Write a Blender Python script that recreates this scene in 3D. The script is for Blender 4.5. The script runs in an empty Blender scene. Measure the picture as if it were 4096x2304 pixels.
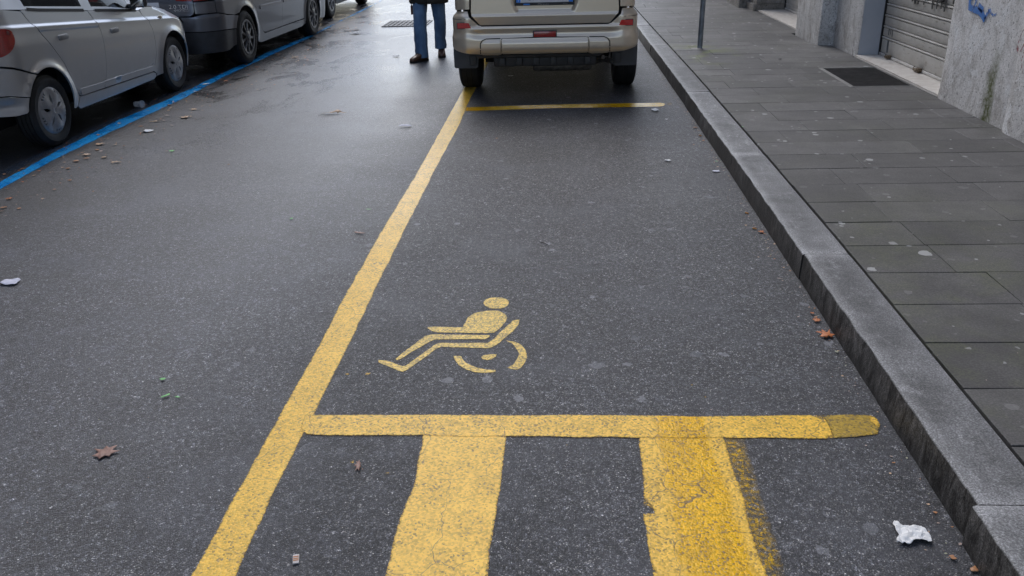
import bpy, bmesh, math, random
import numpy as np
from mathutils import Vector, Matrix, noise
from mathutils.geometry import delaunay_2d_cdt

random.seed(7)
PI = math.pi
SC = bpy.context.scene
COL = SC.collection

# ------------------------------------------------------------------ camera
cam_d = bpy.data.cameras.new('camera')
cam = bpy.data.objects.new('camera', cam_d)
COL.objects.link(cam)
R_ = Vector((0.99829225, 0.05290988, -0.0247613))
U_ = Vector((0.00123624, 0.40464017, 0.91447515))
F_ = Vector((-0.05840419, 0.91294407, -0.40388373))
mw = Matrix((R_, U_, -F_)).transposed().to_4x4()
mw.translation = Vector((0, 0, 1.645))
cam.matrix_world = mw
cam_d.sensor_width = 36
cam_d.lens = 36 * 3369.97 / 4096
cam_d.clip_start = 0.05
cam_d.clip_end = 600
SC.camera = cam

# ------------------------------------------------------------------ light
SUN_EL, SUN_AZ = math.radians(50), math.radians(-20)      # azimuth from +Y towards +X
world = bpy.data.worlds.new('World')
SC.world = world
world.use_nodes = True
wn = world.node_tree
wn.nodes.clear()
sky = wn.nodes.new('ShaderNodeTexSky')
sky.sky_type = 'NISHITA'
sky.sun_disc = False
sky.sun_elevation = SUN_EL
sky.sun_rotation = SUN_AZ
sky.air_density = 1.0
sky.dust_density = 2.0
sky.ozone_density = 1.0
hs = wn.nodes.new('ShaderNodeHueSaturation')
hs.inputs['Saturation'].default_value = 0.75
bg = wn.nodes.new('ShaderNodeBackground')
bg.inputs['Strength'].default_value = 0.15
wo = wn.nodes.new('ShaderNodeOutputWorld')
wn.links.new(sky.outputs[0], hs.inputs['Color'])
tn = wn.nodes.new('ShaderNodeMix'); tn.data_type = 'RGBA'; tn.blend_type = 'MULTIPLY'
tn.inputs[0].default_value = 1.0
tn.inputs[7].default_value = (0.955, 0.99, 1.045, 1)
wn.links.new(hs.outputs[0], tn.inputs[6])
wn.links.new(tn.outputs[2], bg.inputs['Color'])
wn.links.new(bg.outputs[0], wo.inputs['Surface'])
sun_d = bpy.data.lights.new('sun', 'SUN')
sun_d.energy = 0.5
sun_d.angle = math.radians(40)
sun_d.color = (1, 0.99, 0.97)
sun = bpy.data.objects.new('sun', sun_d)
COL.objects.link(sun)
sd = Vector((math.sin(SUN_AZ) * math.cos(SUN_EL), math.cos(SUN_AZ) * math.cos(SUN_EL), math.sin(SUN_EL)))
sun.rotation_euler = sd.to_track_quat('Z', 'Y').to_euler()
sun.location = sd * 60
SC.view_settings.view_transform = 'Standard'
SC.view_settings.look = 'None'
SC.view_settings.gamma = 1
SC.view_settings.exposure = 0.84
SC.view_settings.use_curve_mapping = False
SC.render.engine = 'CYCLES'
SC.cycles.max_bounces = 6
SC.cycles.transparent_max_bounces = 12

DATA = {"M":{"long":[[-1.02,-1.0],[-1.0204,1.7553],[-1.0215,1.9876],[-1.0259,2.3891],[-1.0267,2.8678],[-1.0249,3.1321],
[-1.0354,3.5049],[-1.0365,3.9763],[-1.0339,4.5915],[-1.0215,5.4228],[-1.0184,6.2766],[-1.0189,7.2173],
[-1.0211,8.8295],[-1.03,12],[-1.03,16],[-1.03,22],[-0.9,22],[-0.9,16],[-0.895,12],[-0.8892,8.8191],[-0.8953,8.1205],
[-0.8784,7.2096],[-0.8921,6.2714],[-0.8996,5.641],[-0.9012,4.67],[-0.9027,3.9553],[-0.9002,3.3884],[-0.8978,3.1604],
[-0.9019,2.869],[-0.9,2.5752],[-0.9045,2.4077],[-0.9053,2.0898],[-0.8968,1.7585],[-0.897,-1.0]],"bar":[[-0.9309,2.5748],
[-0.8977,2.5752],[-0.4928,2.5792],[0.0485,2.5868],[0.4522,2.5851],[0.9254,2.5958],[0.9298,2.5383],[0.9223,2.4541],
[0.8894,2.4491],[0.2546,2.447],[-0.1841,2.4437],[-0.8649,2.4444],[-0.9209,2.4442]],"barworn":[[0.9219,2.5958],
[1.0195,2.6037],[1.0874,2.5997],[1.0999,2.5854],[1.1012,2.5409],[1.0722,2.482],[0.9919,2.4597],[0.9186,2.4526],
[0.9264,2.5383]],"barblob":[[1.077,2.5915],[1.0834,2.5981],[1.0934,2.5917],[1.1025,2.5726],[1.1014,2.544],
[1.0947,2.5268],[1.0861,2.5235],[1.0782,2.5406],[1.0741,2.5642]],"stripe1":[[-0.4889,2.5264],[-0.1887,2.5308],
[-0.19,2.444],[-0.1904,2.2459],[-0.194,2.0384],[-0.2015,1.9152],[-0.2024,1.7765],[-0.1924,0.17649999999999988],
[-0.4802,0.16920000000000002],[-0.4802,1.7692],[-0.4853,1.9688],[-0.4689,2.2038],[-0.4799,2.4309]],"stripe2":[[0.2596,2.5375],
[0.5449,2.5417],[0.5509,2.4518],[0.5506,2.2973],[0.5558,2.1202],[0.5468,1.9927],[0.55,1.8765],[0.5551,1.7963],
[0.5651,0.19629999999999992],[0.2462,0.18819999999999992],[0.2462,1.7882],[0.2468,1.9555],[0.2439,2.0481],
[0.2743,2.052],[0.2762,2.0714],[0.247,2.0838],[0.2537,2.218],[0.2624,2.4429]],"wornedge":[[0.5319,2.464],
[0.621,2.4529],[0.6173,2.2985],[0.611,2.1347],[0.6094,2.0063],[0.61,1.906],[0.6032,1.7976],[0.6132,0.1976],
[0.5291,0.1956],[0.5291,1.7956],[0.5289,1.9041],[0.5307,2.0545],[0.535,2.1881],[0.5351,2.3351]],"far":[[-0.8921,7.9356],
[-0.1046,8.0085],[0.9304,8.0241],[0.9666,7.9929],[0.9707,7.947],[0.9483,7.8699],[0.9118,7.8501],[-0.1026,7.8393],
[-0.889,7.7691]],"farfaint":[[0.9866,8.026],[1.0481,8.0333],[1.045,7.9307],[0.9804,7.8901]],"blue":[[-3.86,2.5],
[-3.8762,5.4095],[-3.9301,6.2024],[-3.9359,7.2458],[-3.8998,8.502],[-3.9505,10.0182],[-3.9226,11.3234],
[-3.8737,13.4356],[-3.9177,15.2375],[-3.9067,16.8831],[-3.9467,19.6106],[-3.9,26],[-4.02,26],[-3.98,18],
[-3.9543,13.7306],[-4.0641,11.7583],[-4.0652,10.3296],[-4.051,8.5127],[-4.1051,7.5878],[-4.0641,6.4381],
[-3.9921,5.5931],[-4.0,2.5]],"bluefaint":[[-4.0,3.0],[-4.03,5.6],[-4.08,7],[-4.09,9.4],[-4.2,9.4],[-4.2,7],
[-4.17,5.6],[-4.13,3.0]],"head":[[-0.2419,3.5437],[-0.2448,3.5602],[-0.2517,3.5758],[-0.2621,3.5892],[-0.2753,3.5995],
[-0.2903,3.6061],[-0.3062,3.6083],[-0.3218,3.6061],[-0.336,3.5996],[-0.3477,3.5893],[-0.3562,3.5758],[-0.361,3.5603],
[-0.3616,3.5438],[-0.3582,3.5273],[-0.351,3.5121],[-0.3405,3.4992],[-0.3274,3.4893],[-0.3127,3.4831],[-0.2973,3.481],
[-0.2822,3.4831],[-0.2683,3.4893],[-0.2567,3.4992],[-0.2481,3.5121],[-0.243,3.5273]],"torso":[[-0.5824,3.2913],
[-0.5598,3.2957],[-0.4281,3.2918],[-0.4304,3.3133],[-0.4186,3.3883],[-0.3953,3.4337],[-0.3417,3.4596],
[-0.2858,3.4596],[-0.256,3.4293],[-0.2398,3.3886],[-0.2436,3.3531],[-0.2597,3.3009],[-0.2798,3.2584],[-0.29,3.2417],
[-0.3235,3.2349],[-0.5369,3.2406],[-0.566,3.2573],[-0.5869,3.2827]],"leg":[[-0.6752,2.9998],[-0.6672,3.0259],
[-0.6519,3.064],[-0.5854,3.2072],[-0.5572,3.2222],[-0.3108,3.2167],[-0.3024,3.2061],[-0.3226,3.1775],[-0.5355,3.1748],
[-0.5552,3.1546],[-0.6275,3.0489],[-0.6495,3.0074],[-0.6663,2.9902]],"seat":[[-0.2091,3.362],[-0.1861,3.3683],
[-0.1879,3.3227],[-0.2075,3.2545],[-0.2446,3.1804],[-0.2705,3.1245],[-0.2909,3.1033],[-0.3122,3.0954],
[-0.4968,3.1075],[-0.5174,3.0957],[-0.5514,3.0268],[-0.6121,2.9135],[-0.6266,2.8958],[-0.6453,2.9027],
[-0.7396,2.9699],[-0.7457,2.9918],[-0.7102,2.9848],[-0.6381,2.9418],[-0.6245,2.9455],[-0.5353,3.119],[-0.5163,3.1429],
[-0.3088,3.144],[-0.2892,3.1801],[-0.2505,3.2754],[-0.2164,3.3532]],"arc1":[[-0.4415,3.0276],[-0.4109,3.0278],
[-0.4005,2.9982],[-0.3833,2.9691],[-0.3411,2.9336],[-0.2977,2.9163],[-0.2593,2.9146],[-0.2599,2.8978],
[-0.2953,2.8871],[-0.3375,2.895],[-0.3778,2.9156],[-0.4135,2.9544],[-0.4327,2.998]],"arc2":[[-0.2344,3.1667],
[-0.1986,3.1542],[-0.168,3.129],[-0.1479,3.0826],[-0.1387,3.0298],[-0.1439,2.9783],[-0.1597,2.9352],[-0.1728,2.9175],
[-0.1973,2.9222],[-0.2154,2.9347],[-0.1921,2.9563],[-0.177,3.0073],[-0.1737,3.052],[-0.1845,3.0901],[-0.2051,3.1367]],
"hub":[[-0.3275,3.0195],[-0.3183,3.0375],[-0.2937,3.0452],[-0.2649,3.0439],[-0.2671,3.0251],[-0.2831,2.9991],
[-0.3004,2.9938],[-0.3189,3.0025]],"spots":[[[-0.7763,2.8735],[-0.7705,2.8875],[-0.7544,2.8862],[-0.7536,2.8737],
[-0.7678,2.8667]],[[-0.8563,2.8754],[-0.8461,2.8834],[-0.8353,2.8716],[-0.8455,2.8636]],[[0.5234,2.7231],
[0.5349,2.7268],[0.5351,2.7161],[0.5245,2.7125]],[[0.4894,2.8081],[0.4991,2.8101],[0.4968,2.8008],[0.4893,2.8007]],
[[-0.7005,2.2891],[-0.6936,2.3032],[-0.6861,2.2921],[-0.6913,2.2781]],[[-0.5723,2.2326],[-0.56,2.2369],
[-0.5568,2.2289],[-0.5694,2.226]],[[0.0136,2.4006],[0.0221,2.4022],[0.0203,2.3933]],[[-0.0736,2.3991],
[-0.0643,2.4007],[-0.0684,2.3933]]]},"tissue_near":[[0.9577,2.0113],[0.9642,2.0187],[0.9717,2.0177],[0.983,1.9998],
[1.0105,2.0004],[1.0295,1.999],[1.039,1.9831],[1.0442,1.9568],[1.0383,1.9347],[1.0264,1.9304],[1.0077,1.9414],
[0.9891,1.9324],[0.9744,1.9235],[0.9394,1.9266],[0.9412,1.937],[0.9573,1.9606],[0.9538,1.9782]],"litter":[["maple",-1.553,2.324,0.0,0.087,20,"large dull brown leaf alone on open asphalt left of the yellow line"],
["maple",-0.667,2.265,0.0,0.06,100,"wet purple-brown torn leaf beside the first broad yellow stripe"],
["maple",-1.156,4.49,0.0,0.076,-20,"small dark red curled leaf just left of the long yellow line"],["orange",1.104,3.214,0.0,0.068,10,"bright orange-brown lobed leaf lying against the foot of the kerb"],
["orange",1.114,3.354,0.0,0.038,40,"narrow orange leaf scrap at the kerb above the bright lobed leaf"],
["orange",1.126,3.425,0.0,0.02,80,"tiny orange leaf crumb at the kerb above two larger orange leaves"],
["orange",1.119,4.469,0.0,0.038,0,"crumpled orange leaf at the kerb foot next to two cigarette filters"],
["butt",1.094,4.795,0.0,0.023,60,"orange cigarette filter farther of two by the kerb midway"],["butt",1.084,4.527,0.0,0.022,75,"orange cigarette filter nearer of two by the kerb midway"],
["sliver",1.055,3.813,0.0,0.026,-30,"pale pinkish leaf sliver on dark asphalt before the kerb joint"],
["paleleaf",1.107,3.066,0.0,0.02,0,"pale greenish scrap in the gutter below the bright orange leaf"],["paleleaf",1.125,2.949,0.0,0.017,50,"pale greenish scrap nearest the camera along the kerb gutter"],
["tan",-2.107,7.726,0.0,0.197,10,"large pale tan leaf with long stem lying in mid roadway"],["tan",-3.495,7.639,0.0,0.103,15,"curled tan and orange leaf standing on its edge near the blue line"],
["tan",-3.556,7.995,0.0,0.072,0,"small faded tan leaf beyond the curled leaf near the blue line"],["orange",-3.767,10.485,0.0,0.059,0,"bright orange leaf in a puddle beside the blue line"],
["orange",-3.809,9.529,0.0,0.06,10,"rust coloured leaf on the road right of the white tissue on the blue line"],
["green",-3.083,6.4,0.0,0.052,10,"oval bright green paper scrap on the road right of the hatchback"],["green",-1.504,2.69,0.0,0.045,40,"long bright green paper shred on the near left roadway"],
["green",-1.454,2.685,0.0,0.027,-10,"short bright green paper shred right of the long one"],["green",-1.572,2.819,0.0,0.028,20,"small bright green paper shred above the pair on the left roadway"],
["green",-1.188,4.911,0.0,0.038,0,"bright green paper scrap beside the long yellow line above the red leaf"],
["green",-1.627,4.746,0.0,0.025,0,"tiny green and red scrap in the middle of the left roadway"],["green",1.373,6.415,0.135,0.022,-30,"tiny green scrap on the inner edge of the kerb top"],
["green",1.135,5.939,0.0,0.028,-60,"thin green scrap at the foot of the kerb by the lilac tissue"],["brownleaf",1.071,1.874,0.0,0.024,-60,"small folded tan leaf on the asphalt below the large white tissue"],
["brownleaf",1.129,1.829,0.0,0.034,30,"pinkish brown leaf at the bottom edge against the kerb"],["packet",-0.746,1.823,0.0,0.028,-75,"tiny white and orange paper packet near the bottom of the yellow line"],
["tissue",0.766,5.966,0.0,0.071,0,"small bright white tissue lying alone in the empty bay"],["tissueb",1.063,5.686,0.0,0.074,0,"lilac white crumpled tissue close to the kerb foot"],
["tissue",0.848,7.67,0.0,0.103,0,"flat white tissue below the end of the far yellow line"],["tissue",0.909,7.301,0.0,0.034,0,"tiny white paper crumb near the far yellow line"],
["brownleaf",1.105,6.983,0.0,0.045,0,"tan curled leaf at the kerb foot, farthest of the tan scraps"],["butt",1.13,6.706,0.0,0.025,60,"orange cigarette filter at the kerb foot farthest from the camera"],
["brownleaf",1.113,6.544,0.0,0.033,40,"small tan leaf just below the farthest cigarette filter"],["twig",-0.095,4.305,0.0,0.044,-40,"thin dark curved twig in the middle of the empty bay"],
["tissue",-3.604,7.101,0.0,0.147,10,"white tissue on wet asphalt in front of the blue line, with leaves around"],
["tissue",-3.971,9.357,0.0,0.131,15,"bright white tissue lying on the blue line near the front wheel"],
["tissue",-3.238,13.614,0.0,0.209,10,"white crumpled paper on the far roadway beyond the tan leaf"],["tissue",-2.148,11.189,0.0,0.142,10,"flat white paper on the road left of the walking shoes"],
["tissueb",-1.34,7.15,0.0,0.176,20,"thin clear plastic wrapper on the roadway left of the far bar"],["tissueb",-2.789,3.786,0.0,0.122,0,"soaked whitish paper pulp at the left edge of the picture"],
["orange",-3.669,5.186,0.0,0.042,20,"orange leaf scrap at the left edge under the blue line"],["brownleaf",-3.592,4.996,0.0,0.058,10,"pinkish leaf scrap at the very left edge below the orange one"],
["brownleaf",-3.72,6.127,0.0,0.061,10,"rusty leaf in the group below the blue line, leftmost large one"],
["tan",-3.739,6.312,0.0,0.071,0,"pale tan leaf topmost in the group below the blue line"],["brownleaf",-3.673,6.198,0.0,0.053,0,"brown leaf directly under the pale tan one below the blue line"],
["tan",-3.551,6.23,0.0,0.045,0,"light tan leaf standing alone right of the leaf group"],["tan",-3.378,6.072,0.0,0.096,5,"long faded tan leaf farthest right of the leaf group"],
["brownleaf",-3.729,6.466,0.0,0.051,0,"small orange-brown leaf above the lone light tan leaf"],["brownleaf",-3.668,5.916,0.0,0.047,0,"dark brown leaf left below the leaf group"],
["brownleaf",-3.483,5.607,0.0,0.037,10,"orange leaf crumb below the leaf group near the blue line"],["tan",-3.797,6.646,0.0,0.074,0,"whitish leaf fragment above the leaf group"],
["tan",-3.824,5.737,0.0,0.027,0,"pale crumb beside the blue line at the left"],["brownleaf",-4.017,5.922,0.0,0.04,0,"brown leaf lying on the blue line at the left"],
["brownleaf",-3.755,7.289,0.0,0.047,0,"orange leaf touching the far side of the white tissue"],["tan",-3.698,7.475,0.0,0.097,5,"thin pale leaf strip beyond the white tissue"],
["brownleaf",-3.905,8.229,0.0,0.053,5,"small brown leaf on the near edge of the blue line"],["brownleaf",-4.159,8.246,0.0,0.043,0,"orange leaf beside the clear plastic cup"],
["tan",-3.507,11.235,0.0,0.105,5,"faded tan leaf cluster in the roadway right of the estate car"],["dark",2.379,9.536,0.135,0.053,0,"small black clump on the pavement between pole and grating"],
["butt",3.185,6.687,0.135,0.026,-20,"white cigarette end at the foot of the wall"],["brownleaf",-0.658,7.022,0.0,0.017,0,"tiny tan leaf near the long line below the SUV"],
["brownleaf",-0.519,6.694,0.0,0.028,0,"small brown leaf in the bay below the left end of the far bar"],
["brownleaf",-2.468,5.983,0.0,0.027,0,"dark brown curled leaf alone in the middle of the left roadway"],
["tissue",-0.562,9.575,0.0,0.068,0,"small pale paper lying in the shadow beneath the SUV"]],"cup":[-4.1194,8.031]}

# ------------------------------------------------------------------ object helpers
def link(name, me, mat=None, parent=None, loc=None, rot=None):
    o = bpy.data.objects.new(name, me)
    COL.objects.link(o)
    if mat is not None:
        for m in (mat if isinstance(mat, (list, tuple)) else [mat]):
            me.materials.append(m)
    if parent is not None:
        o.parent = parent
    if loc is not None: o.location = loc
    if rot is not None: o.rotation_euler = rot
    return o

def empty(name, label=None, cat=None, loc=(0, 0, 0), rz=0, group=None, kind=None, parent=None):
    o = bpy.data.objects.new(name, None)
    COL.objects.link(o)
    o.empty_display_size = 0.2
    o.location = loc
    o.rotation_euler = (0, 0, rz)
    if parent: o.parent = parent
    return tag(o, label, cat, group, kind)

def tag(o, label=None, cat=None, group=None, kind=None):
    if label: o['label'] = label
    if cat: o['category'] = cat
    if group: o['group'] = group
    if kind: o['kind'] = kind
    return o

def mesh(name, verts, faces, smooth=True, angle=None):
    me = bpy.data.meshes.new(name)
    me.from_pydata([tuple(v) for v in verts], [], faces)
    me.update()
    if smooth:
        me.shade_smooth()
        if angle is not None:
            me.set_sharp_from_angle(angle=math.radians(angle))
    return me

def fix_normals(me):
    bm = bmesh.new(); bm.from_mesh(me)
    bmesh.ops.recalc_face_normals(bm, faces=bm.faces)
    bm.to_mesh(me); bm.free()
    return me

class MB:
    """collects simple solids into one mesh"""
    def __init__(s): s.bm = bmesh.new()
    def box(s, c, d, rot=None, bev=0.0, taper=1.0):
        r = bmesh.ops.create_cube(s.bm, size=1)
        vs = r['verts']
        for v in vs:
            k = taper if v.co.z > 0 else 1
            v.co = Vector((v.co.x * d[0] * k, v.co.y * d[1] * k, v.co.z * d[2]))
        if bev:
            es = list({e for v in vs for e in v.link_edges})
            rb = bmesh.ops.bevel(s.bm, geom=es, offset=bev, segments=2, affect='EDGES', profile=0.5)
            vs = list({v for f in rb['faces'] for v in f.verts} | {v for v in vs if v.is_valid})
        M = Matrix.Translation(c) @ (rot.to_matrix().to_4x4() if rot is not None else Matrix())
        bmesh.ops.transform(s.bm, matrix=M, verts=vs)
        return vs
    def tube(s, pts, r, n=10, cap=True):
        pts = [Vector(p) for p in pts]
        rr = r if isinstance(r, (list, tuple)) else [r] * len(pts)
        rings = []
        for i, p in enumerate(pts):
            t = (pts[min(i + 1, len(pts) - 1)] - pts[max(i - 1, 0)]).normalized()
            a = t.orthogonal().normalized() if i == 0 else (rings[-1][1] - t * rings[-1][1].dot(t)).normalized()
            b = t.cross(a)
            rings.append(([s.bm.verts.new(p + (a * math.cos(2 * PI * k / n) + b * math.sin(2 * PI * k / n)) * rr[i]) for k in range(n)], a))
        for i in range(len(rings) - 1):
            A, B = rings[i][0], rings[i + 1][0]
            for k in range(n):
                s.bm.faces.new((A[k], A[(k + 1) % n], B[(k + 1) % n], B[k]))
        if cap:
            s.bm.faces.new(rings[0][0][::-1]); s.bm.faces.new(rings[-1][0])
    def lathe(s, prof, n=48, axis='X', c=(0, 0, 0), closed=False):
        """prof: list of (axial, radius)"""
        rings = []
        for a, r in prof:
            ring = []
            for k in range(n):
                t = 2 * PI * k / n
                if axis == 'X': v = (a, r * math.cos(t), r * math.sin(t))
                elif axis == 'Z': v = (r * math.cos(t), r * math.sin(t), a)
                else: v = (r * math.cos(t), a, r * math.sin(t))
                ring.append(s.bm.verts.new(Vector(v) + Vector(c)))
            rings.append(ring)
        pr = list(zip(rings, rings[1:])) + ([(rings[-1], rings[0])] if closed else [])
        for A, B in pr:
            for k in range(n):
                s.bm.faces.new((A[k], A[(k + 1) % n], B[(k + 1) % n], B[k]))
        if not closed:
            for ring in (rings[0], rings[-1]):
                if (ring[0].co - ring[n // 2].co).length > 1e-4:
                    s.bm.faces.new(ring)
    def me(s, name, smooth=True, angle=40):
        bmesh.ops.remove_doubles(s.bm, verts=s.bm.verts, dist=1e-6)
        bmesh.ops.recalc_face_normals(s.bm, faces=s.bm.faces)
        me = bpy.data.meshes.new(name)
        s.bm.to_mesh(me); s.bm.free()
        if smooth:
            me.shade_smooth(); me.set_sharp_from_angle(angle=math.radians(angle))
        return me
    def build(s, name, mat=None, parent=None, loc=None, rot=None, **k):
        return link(name, s.me(name, **k), mat, parent, loc, rot)

# ------------------------------------------------------------------ 2-D fill
def inside(poly, P):
    P = np.asarray(P, float).reshape(-1, 2); poly = np.asarray(poly, float)
    x, y = P[:, 0][:, None], P[:, 1][:, None]
    x0, y0 = poly[:, 0][None], poly[:, 1][None]
    x1, y1 = np.roll(poly[:, 0], -1)[None], np.roll(poly[:, 1], -1)[None]
    c = (y0 > y) != (y1 > y)
    with np.errstate(divide='ignore', invalid='ignore'):
        xi = (x1 - x0) * (y - y0) / (y1 - y0) + x0
    return (np.sum(c & (x < xi), axis=1) % 2) == 1

def edge_dist(poly, P):
    P = np.asarray(P, float).reshape(-1, 2); a = np.asarray(poly, float); b = np.roll(a, -1, axis=0)
    d = b - a; L = (d ** 2).sum(1) + 1e-12
    out = np.full(len(P), 1e9)
    for i in range(len(a)):
        t = np.clip(((P - a[i]) @ d[i]) / L[i], 0, 1)
        q = a[i] + t[:, None] * d[i]
        out = np.minimum(out, np.hypot(*(P - q).T))
    return out

def resample(poly, step):
    out = []
    n = len(poly)
    for i in range(n):
        a, b = poly[i], poly[(i + 1) % n]
        L = math.hypot(b[0] - a[0], b[1] - a[1]); k = max(1, int(math.ceil(L / step)))
        for j in range(k):
            t = j / k
            out.append((a[0] + (b[0] - a[0]) * t, a[1] + (b[1] - a[1]) * t))
    return out

def shrink(poly, g):
    n = len(poly); out = []
    area = sum(poly[i][0] * poly[(i + 1) % n][1] - poly[(i + 1) % n][0] * poly[i][1] for i in range(n))
    s = 1 if area > 0 else -1
    for i in range(n):
        a, b, c = Vector(poly[i - 1]), Vector(poly[i]), Vector(poly[(i + 1) % n])
        e1, e2 = (b - a), (c - b)
        if e1.length < 1e-9 or e2.length < 1e-9: out.append(tuple(b)); continue
        e1.normalize(); e2.normalize()
        nn = Vector((-e1.y - e2.y, e1.x + e2.x)) * s
        if nn.length < 1e-6: out.append(tuple(b)); continue
        nn.normalize()
        k = max(0.4, nn.dot(Vector((-e1.y, e1.x)) * s))
        out.append(tuple(b + nn * g / k))
    return out

def fill(outline, step, holes=(), grid=None, warp=None):
    """returns verts(2d), tris, loops (boundary loops as vertex indices, outline first)"""
    loops = [resample(outline, step)] + [resample(h, step) for h in holes]
    pts, edges, idx = [], [], []
    for lp in loops:
        b = len(pts); pts += lp; n = len(lp)
        edges += [(b + i, b + (i + 1) % n) for i in range(n)]
        idx.append(list(range(b, b + n)))
    nb = len(pts)
    g = grid or step
    a = np.array(loops[0])
    xs = np.arange(a[:, 0].min() + g / 2, a[:, 0].max(), g); ys = np.arange(a[:, 1].min() + g / 2, a[:, 1].max(), g)
    if len(xs) and len(ys):
        X, Y = np.meshgrid(xs, ys)
        if warp is None: X = X + (np.arange(len(ys)) % 2)[:, None] * g * 0.5
        else:
            ys = np.arange(a[:, 1].min() - .35, a[:, 1].max() + .35, g * .55) ; xs = np.arange(a[:, 0].min() + g, a[:, 0].max(), g * 1.8)
            X, Y = np.meshgrid(xs, ys); Y = Y + np.vectorize(warp)(X)
        G = np.stack([X.ravel(), Y.ravel()], 1)
        ok = inside(loops[0], G)
        for h in loops[1:]: ok &= ~inside(h, G)
        G = G[ok]
        if len(G):
            d = edge_dist(loops[0], G)
            for h in loops[1:]: d = np.minimum(d, edge_dist(h, G))
            G = G[d > g * 0.4]
            pts += [tuple(q) for q in G]
    r = delaunay_2d_cdt([Vector(q) for q in pts], edges, [], 0, 1e-7)
    ov, of, orig = r[0], r[2], r[3]
    mp = {}
    for i, l in enumerate(orig):
        for j in l: mp[j] = i
    C = np.array([[sum(ov[k][0] for k in f) / 3, sum(ov[k][1] for k in f) / 3] for f in of]).reshape(-1, 2)
    ok = inside(loops[0], C)
    for h in loops[1:]: ok &= ~inside(h, C)
    tris = [tuple(f) for f, o in zip(of, ok) if o]
    return [tuple(v) for v in ov], tris, [[mp[i] for i in lp] for lp in idx]

def panel(name, outline, f, mat, parent=None, step=0.04, gap=0.0025, depth=0.014, holes=(), out=None, sides=(1,), grid=None, lip=0.002, warp=None):
    """a formed sheet: outline in (u, z), mapped by f(u, z) -> Vector, edges folded inwards"""
    for c0 in CENTRES:                                   # outlines that touch the centre line become one full-width piece
        ids = [i for i, p in enumerate(outline) if abs(p[0] - c0) < 1e-6]
        if len(ids) == 2:
            n = len(outline)
            i0 = next(i for i in ids if (i - 1) % n in ids)
            P = [outline[(i0 + k) % n] for k in range(n)]
            outline = P + [(2 * c0 - u, z) for u, z in P[1:-1][::-1]]
            sides = (1,)
            break
    outline = shrink(outline, gap) if gap else outline
    V, T, L = fill(outline, step, holes, grid, warp)
    res = None
    for sgn in sides:
        verts, faces = [], []
        b = 0
        P = [f(u, z) for u, z in V]
        e = 1e-3
        def nrm(i):
            u, z = V[i]
            n = (f(u + e, z) - f(u - e, z)).cross(f(u, z + e) - f(u, z - e))
            n.normalize()
            o = out(P[i]) if out else Vector((P[i].x, 0, 0))
            return n if n.dot(o) > 0 else -n
        S = lambda p: Vector((p.x * sgn, p.y, p.z))
        verts += [S(p) for p in P]
        faces += [tuple(b + k for k in t) for t in T]
        NN = [S(nrm(i)) for i in range(len(P))]
        nt_ = len(T)
        if depth:
            for lp in L:
                n = len(lp)
                nn = [nrm(i) for i in lp]
                r1, r2 = len(verts), len(verts) + n
                cen = []
                for k, i in enumerate(lp):
                    t = (P[lp[(k + 1) % n]] - P[lp[k - 1]])
                    t = t.normalized() if t.length > 1e-9 else Vector((0, 0, 1))
                    side = t.cross(nn[k])
                    cen.append(side)
                # pick the outward side of the loop
                k0 = 0
                test = sum(((P[lp[k]] - sum((P[j] for j in lp), Vector()) / n).dot(cen[k])) for k in range(n))
                sg = 1 if test > 0 else -1
                if lp is not L[0]: sg = -sg
                for k, i in enumerate(lp): verts.append(S(P[i] - nn[k] * lip + cen[k] * sg * lip * 0.6)); NN.append(S((nn[k] * .4 + cen[k] * sg).normalized()))
                for k, i in enumerate(lp): verts.append(S(P[i] - nn[k] * depth + cen[k] * sg * lip * 0.6)); NN.append(S(cen[k] * sg))
                for k in range(n):
                    k2 = (k + 1) % n
                    faces.append((b + lp[k], b + lp[k2], r1 + k2, r1 + k))
                    faces.append((r1 + k, r1 + k2, r2 + k2, r2 + k))
        me = mesh(name, verts, faces)
        fix_normals(me)
        me.shade_smooth()
        tot = 0.0
        for p in me.polygons[:nt_]:
            tot += p.normal.dot(NN[p.vertices[0]]) * p.area
        if tot < 0: me.flip_normals()
        me.normals_split_custom_set_from_vertices([tuple(n) for n in NN])
        res = link(name, me, mat, parent)
    return res

CENTRES = []
def arc(cx, cz, r, a0, a1, n=16):
    return [(cx + r * math.cos(math.radians(a0 + (a1 - a0) * i / n)), cz + r * math.sin(math.radians(a0 + (a1 - a0) * i / n))) for i in range(n + 1)]

def sstep(a, b, x):
    t = min(1, max(0, (x - a) / (b - a))); return t * t * (3 - 2 * t)

def ribbon(name, pts, w, mat, parent=None, up=Vector((0, 0, 1))):
    """flat strip along 3-D points, width w, facing up"""
    pts = [Vector(p) for p in pts]; V = []; Fc = []
    for i, p in enumerate(pts):
        t = (pts[min(i + 1, len(pts) - 1)] - pts[max(i - 1, 0)]).normalized()
        s = t.cross(up).normalized()
        ww = w[i] if isinstance(w, (list, tuple)) else w
        V += [p - s * ww / 2, p + s * ww / 2]
    for i in range(len(pts) - 1): Fc.append((2 * i, 2 * i + 1, 2 * i + 3, 2 * i + 2))
    return link(name, mesh(name, V, Fc), mat, parent)

def text(name, body, size, mat, parent, loc, rot, ext=0.001, align='CENTER', sx=1.0):
    cu = bpy.data.curves.new(name, 'FONT'); cu.body = body; cu.size = size; cu.extrude = ext
    cu.align_x = align; cu.align_y = 'CENTER'; cu.resolution_u = 3
    t = bpy.data.objects.new(name, cu); COL.objects.link(t)
    dg = bpy.context.evaluated_depsgraph_get(); dg.update()
    me = bpy.data.meshes.new_from_object(t.evaluated_get(dg))
    bpy.data.objects.remove(t); bpy.data.curves.remove(cu)
    o = link(name, me, None, parent, loc, rot); o.scale = (sx, 1, 1)
    me.materials.clear(); me.materials.append(mat)
    return o

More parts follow.
